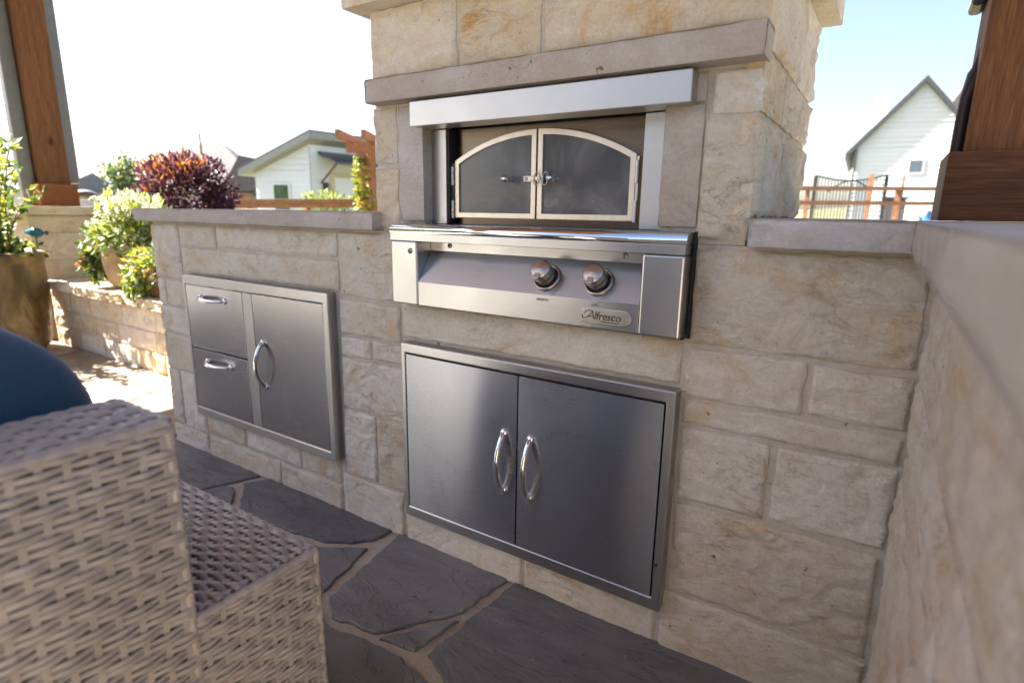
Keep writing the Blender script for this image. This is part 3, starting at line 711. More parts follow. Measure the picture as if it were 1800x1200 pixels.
cushion('back_cushion', 'dark blue rounded cushion showing above the top of the wicker sofa back', (SX - SB - .10, -1.178, .645), .20, .59, .52, lean=.04)
cushion('seat_cushion', 'dark blue flat seat cushion between the arms of the wicker sofa', (SX - .42, -1.31, .335), .52, .64, .15)

# ================================================================== FAR LEFT: planter, side wall, post
pl = thing('planter_wall', 'low limestone planter wall with rough cap behind the end of the bar', 'wall', (-3.8, .7, 0))
MB().box(-5.1, -2.0, .486, .94, -.1, .415).build('mortar_bed', 'mortar', pl)
pz = [0.0, .135, .265, .41]
for r in range(3):
    x = -5.08 - .1 * r; rr = random.Random(50 + r)
    while x < -2.7:
        L = rr.uniform(.30, .52); rockface('stone', pl, (max(x, -5.08), .48, pz[r] + .004), (1, 0, 0), (0, 0, 1), (0, -1, 0), x + L - .012 - max(x, -5.08), pz[r + 1] - pz[r] - .012, 'lime_warm', amp=.011, res=.016, out=.006)
        x += L
x = -5.07; rr = random.Random(9)
while x < -2.2:
    L = rr.uniform(.45, .7); slab('cap_stone', pl, x, x + L - .008, .43 + rr.uniform(-.008, .008), .98, .417, .470 + rr.uniform(-.004, .004), 'lime_warm', 'flr', amp=.012, res=.02); x += L
LX = -5.2
lw = thing('stone_column_wall', 'limestone side wall with pale cap carrying the leaning cedar post at far left', 'wall', (LX - .2, 1.4, 0))
MB().box(LX - .42, LX - .006, .46, 2.6, -.1, .925).build('mortar_bed', 'mortar', lw)
for r, (z0, z1) in enumerate([(0, .2), (.2, .46), (.46, .60), (.60, .80), (.80, .925)]):
    y = .455; rr = random.Random(70 + r)
    while y < 2.5:
        L = rr.uniform(.28, .55); rockface('stone', lw, (LX, y, z0 + .004), (0, 1, 0), (0, 0, 1), (1, 0, 0), L - .012, z1 - z0 - .012, 'lime_warm', amp=.006, res=.02); y += L
for z0, z1 in [(0, .2), (.21, .46), (.47, .7), (.71, .925)]:
    rockface('stone', lw, (LX - .42, .46, z0), (1, 0, 0), (0, 0, 1), (0, -1, 0), .41, z1 - z0 - .01, 'lime_warm', amp=.006, res=.02)
for y0, y1 in [(.415, 1.1), (1.11, 1.9), (1.91, 2.65)]: slab('cap_stone', lw, LX - .46, LX + .04, y0, y1, .928, .988, 'lime_warm', 'fr', amp=.003, res=.02)

PG = 'timber posts of the patio roof'
def post(name, label, x0, y0, w, base_h, over, top, mat, mbase, z0):
    p = thing(name, label, 'post', (x0 + w / 2, y0 + w / 2, z0), PG)
    MB().box(x0, x0 + w, y0, y0 + w, z0 + .001, top).build('shaft', mat, p, .004)
    MB().box(x0 - over, x0 + w + over, y0 - over, y0 + w + over, z0 + .0005, z0 + base_h).build('base_trim', mbase, p, .002)
    return p
lp = post('wooden_post', 'orange-brown cedar post with grey downspouts standing on the far left wall', -5.43, .585, .185, .165, .03, 3.2, 'wood_o', 'wood_h2', .9885)
MB().box(-5.415, -5.33, .495, .580, .995, 3.18).build('downspout', 'grey_metal', lp, .01)
MB().box(-5.40, -5.30, .775, .855, 1.16, 3.18).build('downspout', 'grey_metal', lp, .01)
hs = MB(); a0 = at(134, 345, 4.55); P_ = bez(a0, at(150, 338, 4.55), at(178, 340, 4.6), at(188, 385, 4.6), 40)
hs.tube(P_, [.036 + (.005 if i % 2 else -.002) for i in range(41)], 14)
tag(hs.build('corrugated_pipe', 'hose'), 'grey corrugated drain pipe curling from the foot of the far cedar post', 'pipe')

# right post on the corner of the return wall
rp = post('wooden_post', 'dark stained timber post on a block base at the right edge', .118, .402, .19, .142, .027, 3.2, 'wood', 'wood_h', .9945)
cd = MB(); cd.tube([(.108, .455, 1.130), (.108, .455, 1.20), (.109, .455, 1.25), (.115, .46, 1.30), (.128, .48, 1.35), (.15, .52, 1.40), (.17, .60, 1.46)], .0125, 14); cd.build('conduit', 'rubber', rp)
MB().box(.128, .29, .594, .625, 1.22, 1.31).build('outlet_box', 'rubber', rp, .006)
fl_ = thing('flood_light', 'small dark flood light fixed to the side of the right timber post', 'light', (.1, .5, 1.46))
MB().box(.092, .1185, .50, .59, 1.448, 1.60).build('housing', 'rubber', fl_, .008)
MB().box(.0895, .094, .51, .58, 1.458, 1.59).build('lens', 'chrome', fl_, .003)

sp_ = MB(); sp_.box(.9, 7, -3.0, 7.0, -.3, -.10)  # unseen pale slab added to bounce light onto the tower side
tag(sp_.build('bounce_slab', 'concrete'), kind='structure')
# ------------------------------------------------------------------ covered patio: unseen roof sized for its shade, and an added wall behind the viewer
rf = thing('patio_roof', 'cedar patio roof over the outdoor kitchen, above the picture', 'roof', (-2.5, -1.8, 2.9))
RZ, RY0, RY1, RX0, RX1 = 3.25, -1.90, .98, -5.78, .75
for i in range(16):
    y = RY0 + .03 + i * .178
    MB().box(RX0 + .05, RX1 - .05, y, y + .172, RZ - .04, RZ - .02).build('ceiling_board', 'wood_ceiling', rf)
MB().box(RX0, RX1, RY0, RY1, RZ - .015, RZ + .10).build('roof_deck', 'shingle', rf)
MB().box(-9.0, RX0 - .002, -3.6, -1.0, RZ - .017, RZ + .098).build('added_shade_wing', 'wood_ceiling', rf)  # added unseen wing, shades the floor mirrored in the drawers
MB().box(-8.9, -8.7, -3.5, -3.3, 0.012, RZ - .02).build('added_wing_post', 'wood', rf)
MB().box(-8.9, -8.7, -1.3, -1.1, 0.012, RZ - .02).build('added_wing_post', 'wood', rf)
for y in (.60, -1.80): MB().box(RX0 + .1, RX1 - .1, y, y + .15, RZ - .28, RZ - .045).build('beam', 'wood', rf)
hb = MB(); hb.box(-7.0, 9, -9.4, -9.0, -.1, 3.2)  # unseen wall invented as a dark reflection for the steel doors
tag(hb.build('added_dark_wall', 'pale_plaster'), kind='structure')

# ================================================================== PLANTS
def leaves(name, pts, size, mats, parent, dirs=None, asp=2.2, wts=None, droop=.3, seed=1):
    r = np.random.default_rng(seed); n = len(pts); P_ = np.asarray(pts, float)
    d = r.normal(size=(n, 3)) if dirs is None else np.asarray(dirs, float) + .55 * r.normal(size=(n, 3))
    d[:, 2] -= droop * r.random(n); d /= np.linalg.norm(d, axis=1)[:, None]
    s_ = np.cross(d, r.normal(size=(n, 3))); s_ /= np.linalg.norm(s_, axis=1)[:, None] + 1e-9
    u = np.cross(s_, d); L = size * (.6 + .8 * r.random(n))[:, None]; Wd = L / asp
    V = np.stack([P_, P_ + d * L * .45 + s_ * Wd * .5 + u * Wd * .12, P_ + d * L - u * L * .08, P_ + d * L * .45 - s_ * Wd * .5 + u * Wd * .12, P_ + d * L * .5 - u * Wd * .05], 1).reshape(-1, 3)
    b = np.arange(n) * 5
    F = np.stack([np.stack([b, b + 1, b + 4], 1), np.stack([b + 1, b + 2, b + 4], 1), np.stack([b + 2, b + 3, b + 4], 1), np.stack([b + 3, b, b + 4], 1)], 1).reshape(-1, 3)
    me = bpy.data.meshes.new(name); me.from_pydata(V.tolist(), [], F.tolist())
    for m in mats: me.materials.append(M[m])
    pick = r.choice(len(mats), n, p=wts); me.polygons.foreach_set('material_index', np.repeat(pick, 4).astype(np.int32)); me.update()
    o = bpy.data.objects.new(name, me); C.objects.link(o)
    if parent is not None: adopt(o, parent)
    return o
def blob(c, rx, ry, rz, n, seed, shell=.55, lump=.35):
    r = np.random.default_rng(seed); out = []; dr = []
    while len(out) < n:
        v = r.normal(size=3); v /= np.linalg.norm(v)
        k_ = 1 + lump * noise.noise(Vector(v * 2.2) + Vector((seed, 0, 0)))
        t = (shell + (1 - shell) * r.random()) * k_
        out.append((c[0] + rx * v[0] * t, c[1] + ry * v[1] * t, c[2] + rz * v[2] * t)); dr.append(v)
    return out, dr
def pot(root, c, prof, mat, rim=None):
    m = MB(); m.lathe(prof, c, (0, 0, 1), 40, wob=.01); m.build('pot', mat, root)
    top = prof[-1]; s_ = MB(); s_.lathe([(0, top[1] - .02), (top[0] * .96, top[1] - .02)], c, (0, 0, 1), 32); s_.build('soil', 'soil', root)

# hedge of leaves, added out of view to darken the steel reflections
hd = thing('backdrop', 'tall dark green hedge of leaves added out of view for darker steel reflections', 'backdrop', (-11.5, -3.5, -.1))
MB().box(-11.9, -11.1, -7.6, .3, -.1, 2.3).build('core', 'lf_dark', hd)
r_ = np.random.default_rng(77); P_ = np.stack([r_.uniform(-12.1, -10.8, 6000), r_.uniform(-7.8, .5, 6000), r_.uniform(0, 2.75, 6000)], 1)
leaves('foliage', P_, .16, ['lf_dark', 'lf_green'], hd, None, 1.8, [.6, .4], seed=78)
# big glazed pot with leafy shrub
bp = (-5.02, .17, .009)
r1 = thing('potted_shrub', 'tall mottled brown glazed pot with a leafy shrub at the far left edge', 'plant', bp)
pot(r1, bp, [(.20, 0), (.24, .04), (.265, .25), (.272, .48), (.268, .60), (.285, .625), (.292, .65), (.285, .675), (.255, .68), (.25, .66)], 'glaze')
st = MB(); lp_, ld = [], []; rr = random.Random(4)
for i in range(26):
    a = rr.uniform(0, 6.28); b0 = Vector(bp) + Vector((.10 * math.cos(a), .10 * math.sin(a), .66)); hgt = rr.uniform(.35, .80); lean = rr.uniform(.05, .32)
    P_ = [b0 + Vector((math.cos(a) * lean * t * t, math.sin(a) * lean * t * t, hgt * t)) for t in [j / 8 for j in range(9)]]
    st.tube(P_, [.006 * (1 - .7 * j / 8) for j in range(9)], 6)
    for j in range(2, 9):
        for q in range(4): lp_.append(P_[j] + Vector((rr.uniform(-.01, .01), rr.uniform(-.01, .01), rr.uniform(-.03, .03)))); aa = rr.uniform(0, 6.28); ld.append((math.cos(aa), math.sin(aa), .7))
st.build('stems', 'bark', r1)
leaves('foliage', lp_, .062, ['lf_lime', 'lf_green', 'lf_pale'], r1, ld, 1.9, [.55, .3, .15], seed=3)
P_, D_ = blob((bp[0], bp[1], .70), .29, .29, .08, 420, 5, .3)
leaves('ground_foliage', P_, .05, ['lf_green', 'lf_lime', 'lf_dark'], r1, D_, 1.8, [.4, .35, .25], seed=4)
P_, D_ = blob((bp[0] - .10, bp[1] - .24, .52), .14, .10, .26, 520, 6, .3)
leaves('trailing_foliage', P_, .055, ['lf_green', 'lf_dark', 'lf_lime'], r1, D_, 2.4, [.5, .3, .2], droop=1.2, seed=5)
# fish ornament on a stake in the pot
oc = at(62, 409, 4.05)
orn = thing('garden_ornament', 'small blue glass fish-shaped ornament on a stake in the glazed pot', 'ornament', (oc.x, oc.y, .62))
tdir = Vector((RIGHT.x, RIGHT.y, 0)).normalized()
m = MB(); m.lathe([(.0, -.075), (.016, -.062), (.022, -.055), (.032, -.02), (.036, .005), (.030, .03), (.014, .052), (.007, .062), (.016, .082), (.0, .084)], oc, tdir, 18); m.build('body', 'blue_glaze', orn)
m = MB(); m.tube([(oc.x, oc.y, .62), (oc.x, oc.y, oc.z - .02)], .004, 6); m.build('stake', 'iron', orn)
# two pots on the planter
q1 = (-4.18, .66, .472)
r2 = thing('potted_plant', 'tan clay pot with pale trailing plant on the planter wall', 'plant', q1, 'potted plants on the planter wall')
pot(r2, q1, [(.10, 0), (.14, .03), (.165, .14), (.175, .24), (.185, .27), (.17, .275)], 'tan_clay')
P_, D_ = blob((q1[0], q1[1], .80), .27, .24, .15, 1500, 11, .35)
leaves('foliage', P_, .05, ['lf_pale', 'lf_lime', 'lf_green', 'lf_cream'], r2, D_, 2.1, [.28, .36, .24, .12], seed=11)
P_, D_ = blob((q1[0] + .05, q1[1], .97), .30, .20, .12, 600, 12, .2)
leaves('upright_foliage', P_, .055, ['lf_pale', 'lf_cream', 'lf_lime'], r2, [(0, 0, 1)] * 600, 2.6, [.4, .35, .25], droop=0, seed=12)
P_, D_ = blob((q1[0] - .17, q1[1] - .14, .66), .12, .10, .17, 650, 13, .2)
leaves('trailing_foliage', P_, .045, ['lf_green', 'lf_dark', 'lf_lime', 'lf_orange'], r2, D_, 2.4, [.4, .25, .27, .08], droop=1.6, seed=13)
q2 = (-3.63, .58, .472)
r3 = thing('potted_plant', 'small terracotta pot spilling lime green leaves beside the end of the bar', 'plant', q2, 'potted plants on the planter wall')
pot(r3, q2, [(.075, 0), (.10, .02), (.12, .12), (.13, .16), (.12, .165)], 'terracotta')
P_, D_ = blob((q2[0], q2[1], .64), .20, .18, .13, 1500, 21, .3)
leaves('foliage', P_, .040, ['lf_lime', 'lf_pale', 'lf_green', 'lf_gold'], r3, D_, 1.9, [.45, .25, .2, .1], droop=.9, seed=21)
P_, D_ = blob((q2[0] - .06, q2[1] - .12, .56), .13, .07, .12, 500, 22, .2)
leaves('trailing_foliage', P_, .036, ['lf_lime', 'lf_green', 'lf_pale'], r3, D_, 1.9, [.5, .3, .2], droop=1.6, seed=22)
# purple bush behind the bar
pc = at(330, 335, 4.6)
r4 = thing('purple_bush', 'round purple-leaved bush with orange tips behind the left bar cap', 'bush', (pc.x, pc.y, -.1))
m = MB()
for i in range(9):
    a = i * .7; m.tube([(pc.x, pc.y, -.1), (pc.x + .05 * math.cos(a), pc.y + .05 * math.sin(a), .5), (pc.x + .25 * math.cos(a), pc.y + .25 * math.sin(a), 1.0)], [.02, .015, .006], 6)
m.build('stems', 'bark', r4)
P_, D_ = blob((pc.x, pc.y, pc.z - .07), .36, .36, .375, 7500, 31, .5, .22)
P_ = np.array(P_); D_ = np.array(D_)
tops = D_[:, 2] - .75 * D_ @ np.array([.55, .55, 0]) > .50
leaves('foliage', P_[~tops], .044, ['lf_purple', 'lf_plum', 'lf_pink', 'lf_dark', 'lf_orange'], r4, D_[~tops] + np.array([0, 0, .3]), 2.5, [.60, .29, .06, .03, .02], droop=.7, seed=31)
leaves('tip_foliage', P_[tops], .050, ['lf_orange', 'lf_gold', 'lf_plum', 'lf_pink', 'lf_purple'], r4, D_[tops] + np.array([0, 0, .5]), 2.8, [.15, .09, .36, .16, .24], droop=.3, seed=32)

# ================================================================== HOUSES AND YARD BEYOND
HR = Vector((RIGHT.x, RIGHT.y, 0)).normalized(); HF = Vector((FWD.x, FWD.y, 0)).normalized()
def clap(mb, o, a, w, h_fun, n, step=.18, z0=0, mi=0):
    """lapped siding boards on a wall from o along a; height limit h_fun(u)->z"""
    z = z0
    while True:
        us = [w * i / 24 for i in range(25)]
        segs = [u for u in us if h_fun(u) > z + .03]
        if not segs: break
        u0, u1 = segs[0], segs[-1]
        zt = z + step
        b = [o + a * u0 + n * .02 + Vector((0, 0, z)), o + a * u1 + n * .02 + Vector((0, 0, z)), o + a * u1 + Vector((0, 0, min(zt, max(h_fun(u1), z + .02)))), o + a * u0 + Vector((0, 0, min(zt, max(h_fun(u0), z + .02))))]
        mb.add(b, [(0, 1, 2, 3)], mi); mb.add([b[0], b[1], b[1] - n * .02, b[0] - n * .02], [(0, 1, 2, 3)], mi)
        z = zt
# small white shed with mono-pitch roof
sc = at(549, 360, 16.5); sc.z = 0
shed = thing('garden_shed', 'small white shed with sloping grey roof and cream door beyond the bar', 'shed', sc)
aL = (-HR * .95 + HF * .30).normalized(); aR = (HR * .62 + HF * .80).normalized(); up = Vector((0, 0, 1))
nL = Vector((aL.y, -aL.x, 0)); nL = nL if nL.dot(-HF) > 0 else -nL
nR = Vector((aR.y, -aR.x, 0)); nR = nR if nR.dot(-HF) > 0 else -nR
WL, WR, HC, HLo = 1.92, 3.6, 2.78, 2.02
def hL(u): return HC + (HLo - HC) * u / WL
m = MB(); m.prism([sc, sc + aL * WL, sc + aL * WL + up * HLo, sc + up * HC], aR * WR); m.build('wall', 'white_siding', shed, recalc=True)
m = MB(); clap(m, sc + nL * .012, aL, WL, hL, nL, .16); m.build('siding', 'white_siding', shed)
m = MB(); clap(m, sc + nR * .012, aR, WR, lambda u: HC - .05, nR, .16); m.build('siding', 'white_siding', shed)
o_ = sc - aL * .35 - aR * .30 + up * (HC + .35 * (HC - HLo) / WL); sl = aL * (WL + .62) + up * (HLo - HC) * ((WL + .62) / WL)
m = MB(); m.obox(o_, sl, aR * (WR + .6), up * .17); m.build('roof', 'fascia_grey', shed)
m = MB(); m.obox(o_ + up * .172, sl, aR * (WR + .6), up * .05); m.build('roof_sheet', 'shingle_blue', shed)
def panel(root, name, o, a, n, u0, u1, z0, z1, mat, t=.03, fm='white_trim', fr=.05):
    f = MB(); f.obox(o + a * u0 + n * .034 + up * z0, a * (u1 - u0), up * (z1 - z0), n * t)
    f = f.build(name, fm, root)
    g_ = MB(); g_.obox(o + a * (u0 + fr) + n * (.034 + t + .003) + up * (z0 + fr), a * (u1 - u0 - 2 * fr), up * (z1 - z0 - 2 * fr), n * .006); g_.build('pane' if 'window' in name else 'panel', mat, f); return f
panel(shed, 'window', sc, aL, nL, .70, 1.30, 1.22, 1.72, 'window_green')
panel(shed, 'window', sc, aL, nL, .68, 1.30, .2, 1.10, 'window')
panel(shed, 'door', sc, aR, nR, .62, 1.62, .05, 2.05, 'white_trim', fm='door_cream', fr=.14)
panel(shed, 'window', sc, aR, nR, 2.35, 3.0, .9, 2.0, 'window')
m = MB(); m.prism([sc + aR * .25 + nR * .05 + up * 2.62, sc + aR * .25 + nR * .85 + up * 2.30, sc + aR * .25 + nR * .85 + up * 2.24, sc + aR * .25 + nR * .05 + up * 2.54], aR * 1.75); aw = m.build('awning', 'awning', shed)
for u in (.32, 1.9):
    m = MB(); m.tube([sc + aR * u + nR * .05 + up * 1.75, sc + aR * u + nR * .80 + up * 2.24], .028, 8); m.build('bracket', 'wood', shed)
m = MB(); m.obox(sc + aR * .36 + nR * .04 + up * 1.45, aR * .14, nR * .12, up * .3); m.build('wall_lamp', 'iron', shed, .02)

# generic house with a hip or gable roof
def house(name, label, c, ax, w, d, hw_, hr, wall, roof, hip=True, ov=.4, wins=()):
    ax = ax.normalized(); dp = Vector((-ax.y, ax.x, 0)); dp = dp if dp.dot(HF) > 0 else -dp; n = -dp
    o = c - ax * w / 2; h_ = thing(name, label, 'house', (c.x, c.y, 0), 'houses beyond the garden')
    m = MB(); m.obox(o, ax * w, dp * d, up * hw_); m.build('wall', wall, h_)
    e = [o - ax * ov - dp * ov + up * hw_, o + ax * (w + ov) - dp * ov + up * hw_, o + ax * (w + ov) + dp * (d + ov) + up * hw_, o - ax * ov + dp * (d + ov) + up * hw_]
    i_ = d / 2 if hip else -ov
    r0, r1_ = o + ax * i_ + dp * d / 2 + up * (hw_ + hr), o + ax * (w - i_) + dp * d / 2 + up * (hw_ + hr)
    m = MB(); m.add(e + [r0, r1_] + [p - up * .18 for p in e], [(0, 1, 5, 4), (1, 2, 5), (2, 3, 4, 5), (3, 0, 4), (6, 7, 1, 0), (7, 8, 2, 1), (8, 9, 3, 2), (9, 6, 0, 3), (6, 9, 8, 7)]); m.build('roof', roof, h_)
    for u0, u1, z0, z1 in wins: panel(h_, 'window', o, ax, n, u0, u1, z0, z1, 'window', fr=.07)
    return h_
c = at(352, 360, 30); c.z = -.1
hg = house('grey_roof_house', 'tan brick house with steep grey hip roof behind the purple bush', c, HR + HF * .12, 6.2, 5.2, 1.9, 2.75, 'brick_tan', 'shingle', True, .35, [(3.9, 4.7, 1.0, 1.6)])
m = MB(); gg = c + (HR + HF * .12).normalized() * 1.2 - HF * .3; m.prism([gg + up * 1.95, gg + HR * 2.3 + up * 1.95, gg + HR * 1.15 + up * 3.75], HF * 3); m.build('front_gable', 'shingle', hg)
m = MB(); q = at(352, 250, 31); m.tube([(q.x, q.y, 3.6), (q.x, q.y, 4.9)], .05, 6); m.build('vent_pipe', 'iron', hg)
m = MB(); q = at(277, 290, 30); m.tube([(q.x, q.y, 2.5), (q.x, q.y, 3.3)], .05, 6); m.build('vent_pipe', 'iron', hg)
c = at(150, 362, 34); c.z = -.1
house('far_house', 'pale grey roofed house just right of the far cedar post', c, HR - HF * .3, 6.5, 5.0, 1.55, 1.25, 'brick_tan', 'shingle_blue', True, .4, [(2.2, 3.2, .6, 1.3)])
c = at(8, 362, 30); c.z = -.1
house('far_house', 'blue-grey roofed house at the far left edge behind the shrub', c, HR, 5.4, 5.0, 1.9, 1.0, 'white_siding', 'shingle_blue', False, .4, [(3.6, 4.4, .8, 1.5)])

# big white house on the right
H0 = at(1486, 384, 27); H0.z = -.1
aw_ = (HR * .985 - HF * .17); aw_ = Vector((math.cos(math.radians(2)), math.sin(math.radians(2)), 0))
nW = Vector((aw_.y, -aw_.x, 0)); dpW = -nW
DEP = (H0 - CAM).dot(FWD)
def zpx(P, py):                      # height that shows at photo row py at the place P
    lo, hi = -5., 40.
    for _ in range(60):
        mid = (lo + hi) / 2; v = Vector((P.x, P.y, mid)) - CAM; y = 600 - FPX * v.dot(UP) / v.dot(FWD)
        lo, hi = (mid, hi) if y > py else (lo, mid)
    return lo
def upx(px, zz=4.):                 # distance along the facade that shows at photo column px
    lo, hi = -5., 30.
    for _ in range(60):
        mid = (lo + hi) / 2; v = H0 + aw_ * mid + up * zz - CAM; x_ = 900 + FPX * v.dot(RIGHT) / v.dot(FWD)
        lo, hi = (mid, hi) if x_ < px else (lo, mid)
    return lo
ua = upx(1641, 8.5); Wd = ua * 2; ze = zpx(H0, 260); za = zpx(H0 + aw_ * ua, 141)
wh = thing('white_house', 'large white gabled house with dark roof edge on the right', 'house', H0)
m = MB(); m.prism([H0, H0 + aw_ * Wd, H0 + aw_ * Wd + up * ze, H0 + aw_ * ua + up * za, H0 + up * ze], dpW * 9); m.build('wall', 'white_siding', wh)
m = MB(); clap(m, H0 + nW * .01, aw_, Wd, lambda u: (ze + (za - ze) * (1 - abs(u - ua) / ua)) + .02, nW, .20); m.build('siding', 'white_siding', wh)
for sgn in (-1, 1):
    e0 = H0 + aw_ * (ua + sgn * (ua + .35)) + up * (ze - .35 * (za - ze) / ua) + nW * .26; top = H0 + aw_ * ua + up * za + nW * .26
    m = MB(); m.obox(e0, top - e0, -nW * 9.4, up * .22); m.build('roof', 'fascia', wh)
    m = MB(); m.obox(e0 + up * .225, top - e0, -nW * 9.4, up * .05); m.build('roof_shingles', 'shingle', wh)
w0, w1 = upx(1599), upx(1629); panel(wh, 'window', H0, aw_, nW, w0, w1, zpx(H0 + aw_ * w0, 302), zpx(H0 + aw_ * w0, 275), 'window', fr=.08)
m = MB(); m.tube([H0 + nW * .12 + aw_ * .05 + up * (ze + .1), H0 + nW * .12 + aw_ * .05], .06, 8); m.build('downspout', 'grey_metal', wh)
ch = H0 + aw_ * upx(1543, 7.) + dpW * 3.0; zc0 = zpx(ch, 205) - .8
m = MB(); m.obox(ch + up * zc0, aw_ * .62, dpW * .7, up * (zpx(ch, 180) - zc0)); chm = m.build('chimney', 'white_siding', wh)
m = MB(); m.lathe([(.16, 0), (.16, .12), (.26, .16), (.26, .36), (.18, .44), (0, .46)], ch + aw_ * .31 + dpW * .35 + up * zpx(ch, 180), (0, 0, 1), 16); m.build('cowl', 'white_trim', chm)
b0 = H0 + aw_ * (upx(1655, 8.)) + dpW * 4.5; zt = zpx(b0 + dpW * 2, 98)
m = MB(); m.prism([b0 + up * (ze + .4), b0 + aw_ * 2.4 + up * zt, b0 + aw_ * 9 + up * zt, b0 + aw_ * 12 + up * (ze + .4)], dpW * 6); m.build('rear_roof', 'shingle', wh)

# rail fence and iron gate on the right, at about eight metres
fd = 8.2
def fpt(px, py, d=fd): return at(px, py, d)
fn = thing('rail_fence', 'brown timber rail fence with two rails beside the white house', 'fence', (fpt(1520, 380).x, fpt(1520, 380).y, -.1))
for y0, y1 in ((330.5, 332), (356, 358)):
    a, b = fpt(1380, y0), fpt(1745, y1); m = MB(); m.obox(a - up * .03, b - a, HF * .05, up * .055); m.build('rail', 'fence_wood', fn)
for px_, w_, top in ((1533, .06, 306), (1581, .085, 329), (1590, .035, 309), (1420, .05, 331), (1700, .08, 329)):
    q = fpt(px_, top); m = MB(); m.box(q.x - w_ / 2, q.x + w_ / 2, q.y + .03, q.y + .03 + w_, -.12, q.z); m.build('post', 'fence_wood', fn)
a, b = fpt(1405, 366), fpt(1745, 368); m = MB()
for i in range(46):
    p = a.lerp(b, i / 45); m.tube([(p.x, p.y + .06, .25), (p.x, p.y + .06, fpt(1500, 331).z)], .0018, 4, cap=False)
for z_ in np.linspace(.3, a.z + .25, 9): m.tube([(a.x, a.y + .06, z_), (b.x, b.y + .06, z_)], .0018, 4, cap=False)
m.build('wire_mesh', 'grey_metal', fn)
gd = 10.5
gt = thing('iron_gate', 'dark iron bar gate with dipped top rail behind the timber fence', 'gate', (at(1495, 380, gd).x, at(1495, 380, gd).y, -.1))
gl, gr_ = at(1435, 309, gd), at(1560, 307, gd)
for q in (gl, gr_): m = MB(); m.box(q.x - .03, q.x + .03, q.y - .03, q.y + .03, -.1, q.z); m.build('post', 'iron', gt)
m = MB(); m.tube([gl.lerp(gr_, t) - up * (.10 * math.sin(math.pi * t)) for t in [i / 16 for i in range(17)]], .014, 6); m.build('top_rail', 'iron', gt)
m = MB(); m.tube([gl.lerp(gr_, .18 + .64 * t) - up * (.30 - .20 * math.sin(math.pi * t)) for t in [i / 16 for i in range(17)]], .012, 6); m.build('arch_rail', 'iron', gt)
m = MB(); m.tube([gl - up * .95, gr_ - up * .95], .014, 6); m.build('bottom_rail', 'iron', gt)
for i in range(1, 22):
    t = i / 22; p = gl.lerp(gr_, t); m = MB(); m.tube([p - up * (.10 * math.sin(math.pi * t)), p - up * .95], .007, 5); m.build('bar', 'iron', gt)
# clutter by the house wall
def heap(name, label, cat, c, r, mat, seed):
    m = MB(); vs = []; nu, nv = 24, 12
    for j in range(nv + 1):
        ph = math.pi / 2 * j / nv
        for i in range(nu):
            th = 2 * math.pi * i / nu; v = Vector((math.cos(th) * math.cos(ph), math.sin(th) * math.cos(ph), math.sin(ph)))
            k_ = 1 + .3 * noise.noise(v * 2 + Vector((seed, 0, 0))); vs.append(Vector(c) + Vector((v.x * r[0], v.y * r[1], v.z * r[2])) * k_)
    m.add(vs, [(j * nu + i, j * nu + (i + 1) % nu, (j + 1) * nu + (i + 1) % nu, (j + 1) * nu + i) for j in range(nv) for i in range(nu)], 0, True)
    return tag(m.build(name, mat), label, cat)
c = at(1626, 384, 15); heap('tarp_bundle', 'blue tarp bundle on the ground behind the fence', 'tarp', (c.x, c.y, .55), (.22, .22, .62), 'tarp_blue', 3)
c = at(1608, 384, 15); heap('white_sack', 'white sack beside the blue tarp behind the fence', 'sack', (c.x, c.y, .5), (.22, .2, .60), 'tarp_white', 5)
c = at(1568, 384, 16); bn = MB(); bn.box(c.x - .26, c.x + .26, c.y, c.y + .5, -.1, 1.50); bn.box(c.x - .30, c.x + .30, c.y - .03, c.y + .53, 1.50, 1.58)
tag(bn.build('wheeled_bin', 'fascia', None, .03), 'dark upright bin standing between gate and fence post', 'bin')
gb = MB(); c = at(1440, 384, 40); rngx = np.linspace(-26, 26, 40)
vs = []; 
for i, u in enumerate(rngx):
    for v, z_ in ((-6, -.15), (0, 1.35), (14, 1.7), (30, -.2)): vs.append((c.x - 10 + u, c.y + v, z_ + (.12 * math.sin(u * .7) if z_ > 0 else 0)))
gb.add(vs, [(i * 4 + j, (i + 1) * 4 + j, (i + 1) * 4 + j + 1, i * 4 + j + 1) for i in range(39) for j in range(3)], 0, True)
tag(gb.build('grass_bank', 'grass'), kind='structure')

# left: timber fence rail, pergola with vine, shrub and tree
fdl = 9.5
lf = thing('rail_fence', 'brown timber fence top running below the white shed', 'fence', (at(530, 380, fdl).x, at(530, 380, fdl).y, -.1))
a, b = at(395, 356, fdl), at(660, 355, fdl); m = MB(); m.obox(a, b - a, HF * .10, up * .05); m.build('rail', 'fence_wood', lf)
m = MB(); m.obox(a - up * .09 + HF * .03, b - a, HF * .03, up * .088); m.build('rail', 'fence_wood', lf)
a2, b2 = at(405, 345, fdl + 1.5), at(440, 347, fdl + 1.5); m = MB(); m.obox(a2, b2 - a2, HF * .08, up * .07); m.build('rail', 'fence_wood', lf)
for px_ in (418, 524, 640): q = at(px_, 357, fdl); m = MB(); m.box(q.x - .045, q.x + .045, q.y + .13, q.y + .22, -.12, q.z - .01); m.build('post', 'fence_wood', lf)
pd = 8.0; q = at(648, 300, pd)
pg = thing('pergola', 'brown timber pergola post with crossbeams beside the tower', 'pergola', (q.x, q.y, -.1))
m = MB(); m.box(q.x - .075, q.x + .075, q.y - .075, q.y + .075, -.12, at(648, 270, pd).z); m.build('post', 'fence_wood', pg)
z_ = at(648, 272, pd).z
m = MB(); m.obox(Vector((q.x, q.y, z_)) - HR * .26 - HF * .16, HR * 1.6, HF * .06, up * .15); m.build('beam', 'fence_wood', pg)
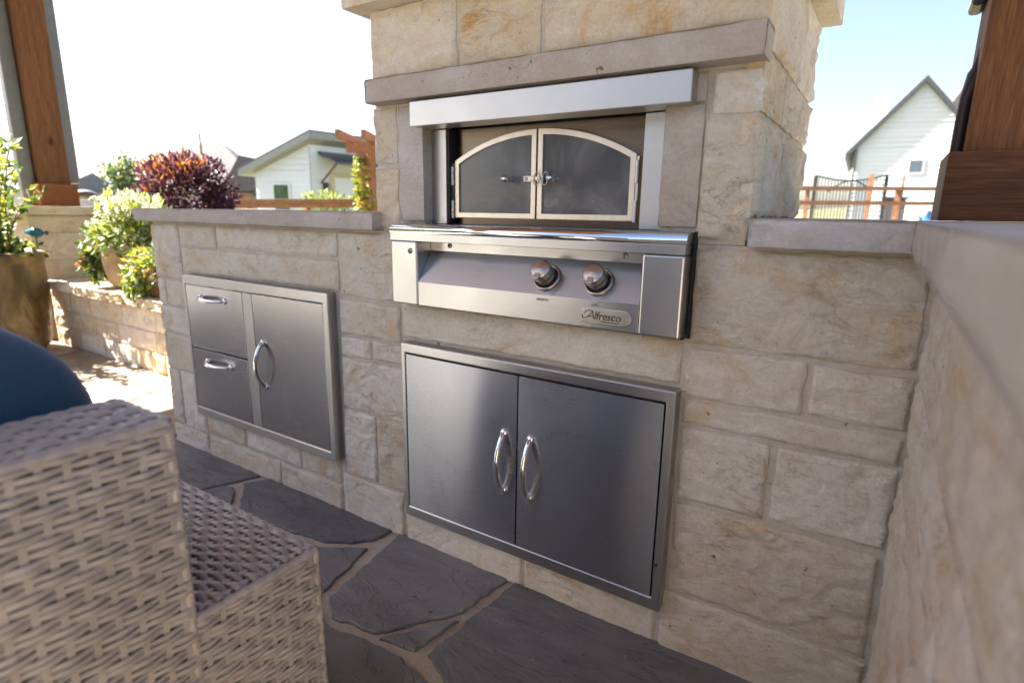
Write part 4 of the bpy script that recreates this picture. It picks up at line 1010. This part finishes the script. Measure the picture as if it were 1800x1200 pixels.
m = MB(); m.obox(Vector((q.x, q.y, z_)) - HR * .20 + HF * .10, HR * 1.6, HF * .06, up * .15); m.build('beam', 'fence_wood', pg)
for i in range(5): m = MB(); m.obox(Vector((q.x, q.y, z_ + .152)) - HR * .30 + HR * .34 * i - HF * .5, HR * .06, HF * 1.1, up * .11); m.build('rafter', 'fence_wood', pg)
vn = thing('climbing_vine', 'yellow-green vine climbing the pergola post beside the tower', 'vine', (q.x, q.y, -.1))
pts = []; rr = random.Random(8)
for i in range(900):
    z1 = rr.uniform(.6, z_ - .05); f_ = 1.15 - .75 * (z1 / z_); a = rr.uniform(0, 6.28); pts.append((q.x - .05 + (.05 + .11 * f_ * rr.random()) * math.cos(a) * 1.25, q.y - .06 + .10 * math.sin(a), z1))
leaves('foliage', pts, .07, ['lf_lime', 'lf_gold', 'lf_green'], vn, None, 1.5, [.6, .2, .2], seed=41)
c = at(577, 350, 11)
sb = thing('green_shrub', 'bright lime green shrub in front of the shed door', 'bush', (c.x, c.y, -.1))
m = MB(); [m.tube([(c.x + .1 * math.cos(i), c.y + .1 * math.sin(i), -.1), (c.x + .45 * math.cos(i * 1.3), c.y + .3 * math.sin(i), 1.0)], [.02, .006], 5) for i in range(10)]; m.build('stems', 'bark', sb)
pts = []; dr = []
for i in range(46):
    u = rr.uniform(-.50, .50); hh = rr.uniform(.25, .42) * (1 - .5 * abs(u)); b0 = Vector((c.x, c.y, .95)) + HR * u + HF * rr.uniform(-.2, .2)
    for j in range(40): t = rr.random(); pts.append(b0 + Vector((rr.uniform(-.06, .06), rr.uniform(-.06, .06), -.5 + t * (hh + .5)))); dr.append((0, 0, .9))
leaves('foliage', pts, .09, ['lf_lime', 'lf_green', 'lf_pale'], sb, dr, 3.0, [.6, .28, .12], seed=42)
c = at(218, 350, 12)
tr = thing('young_tree', 'slender young tree with airy crown left of the purple bush', 'tree', (c.x, c.y, -.1))
m = MB(); m.tube([(c.x, c.y, -.1), (c.x + .02, c.y, .7), (c.x, c.y, 1.3), (c.x + .02, c.y, 2.0)], [.05, .04, .03, .008], 8); tk = m.build('trunk', 'bark', tr)
pts = []; dr = []
for i in range(26):
    a = rr.uniform(0, 6.28); z0 = rr.uniform(.75, 1.7); L = rr.uniform(.25, .55) * (1 if z0 < 1.4 else .7); e = Vector((c.x + L * math.cos(a), c.y + L * math.sin(a), z0 + rr.uniform(.15, .5)))
    m = MB(); m.tube([(c.x, c.y, z0), tuple(e)], [.012, .004], 5); m.build('limb', 'bark', tk)
    for j in range(46): t = rr.uniform(.3, 1.1); p = Vector((c.x, c.y, z0)).lerp(e, t) + Vector((rr.gauss(0, .07), rr.gauss(0, .07), rr.gauss(0, .07))); pts.append(p); dr.append((math.cos(a), math.sin(a), .3)); pts.append(p + Vector((rr.gauss(0, .05), rr.gauss(0, .05), rr.gauss(0, .05)))); dr.append((0, 0, 1))
leaves('crown', pts, .085, ['lf_tree', 'lf_tree2', 'lf_lime'], tr, dr, 2.4, [.5, .35, .15], seed=43)
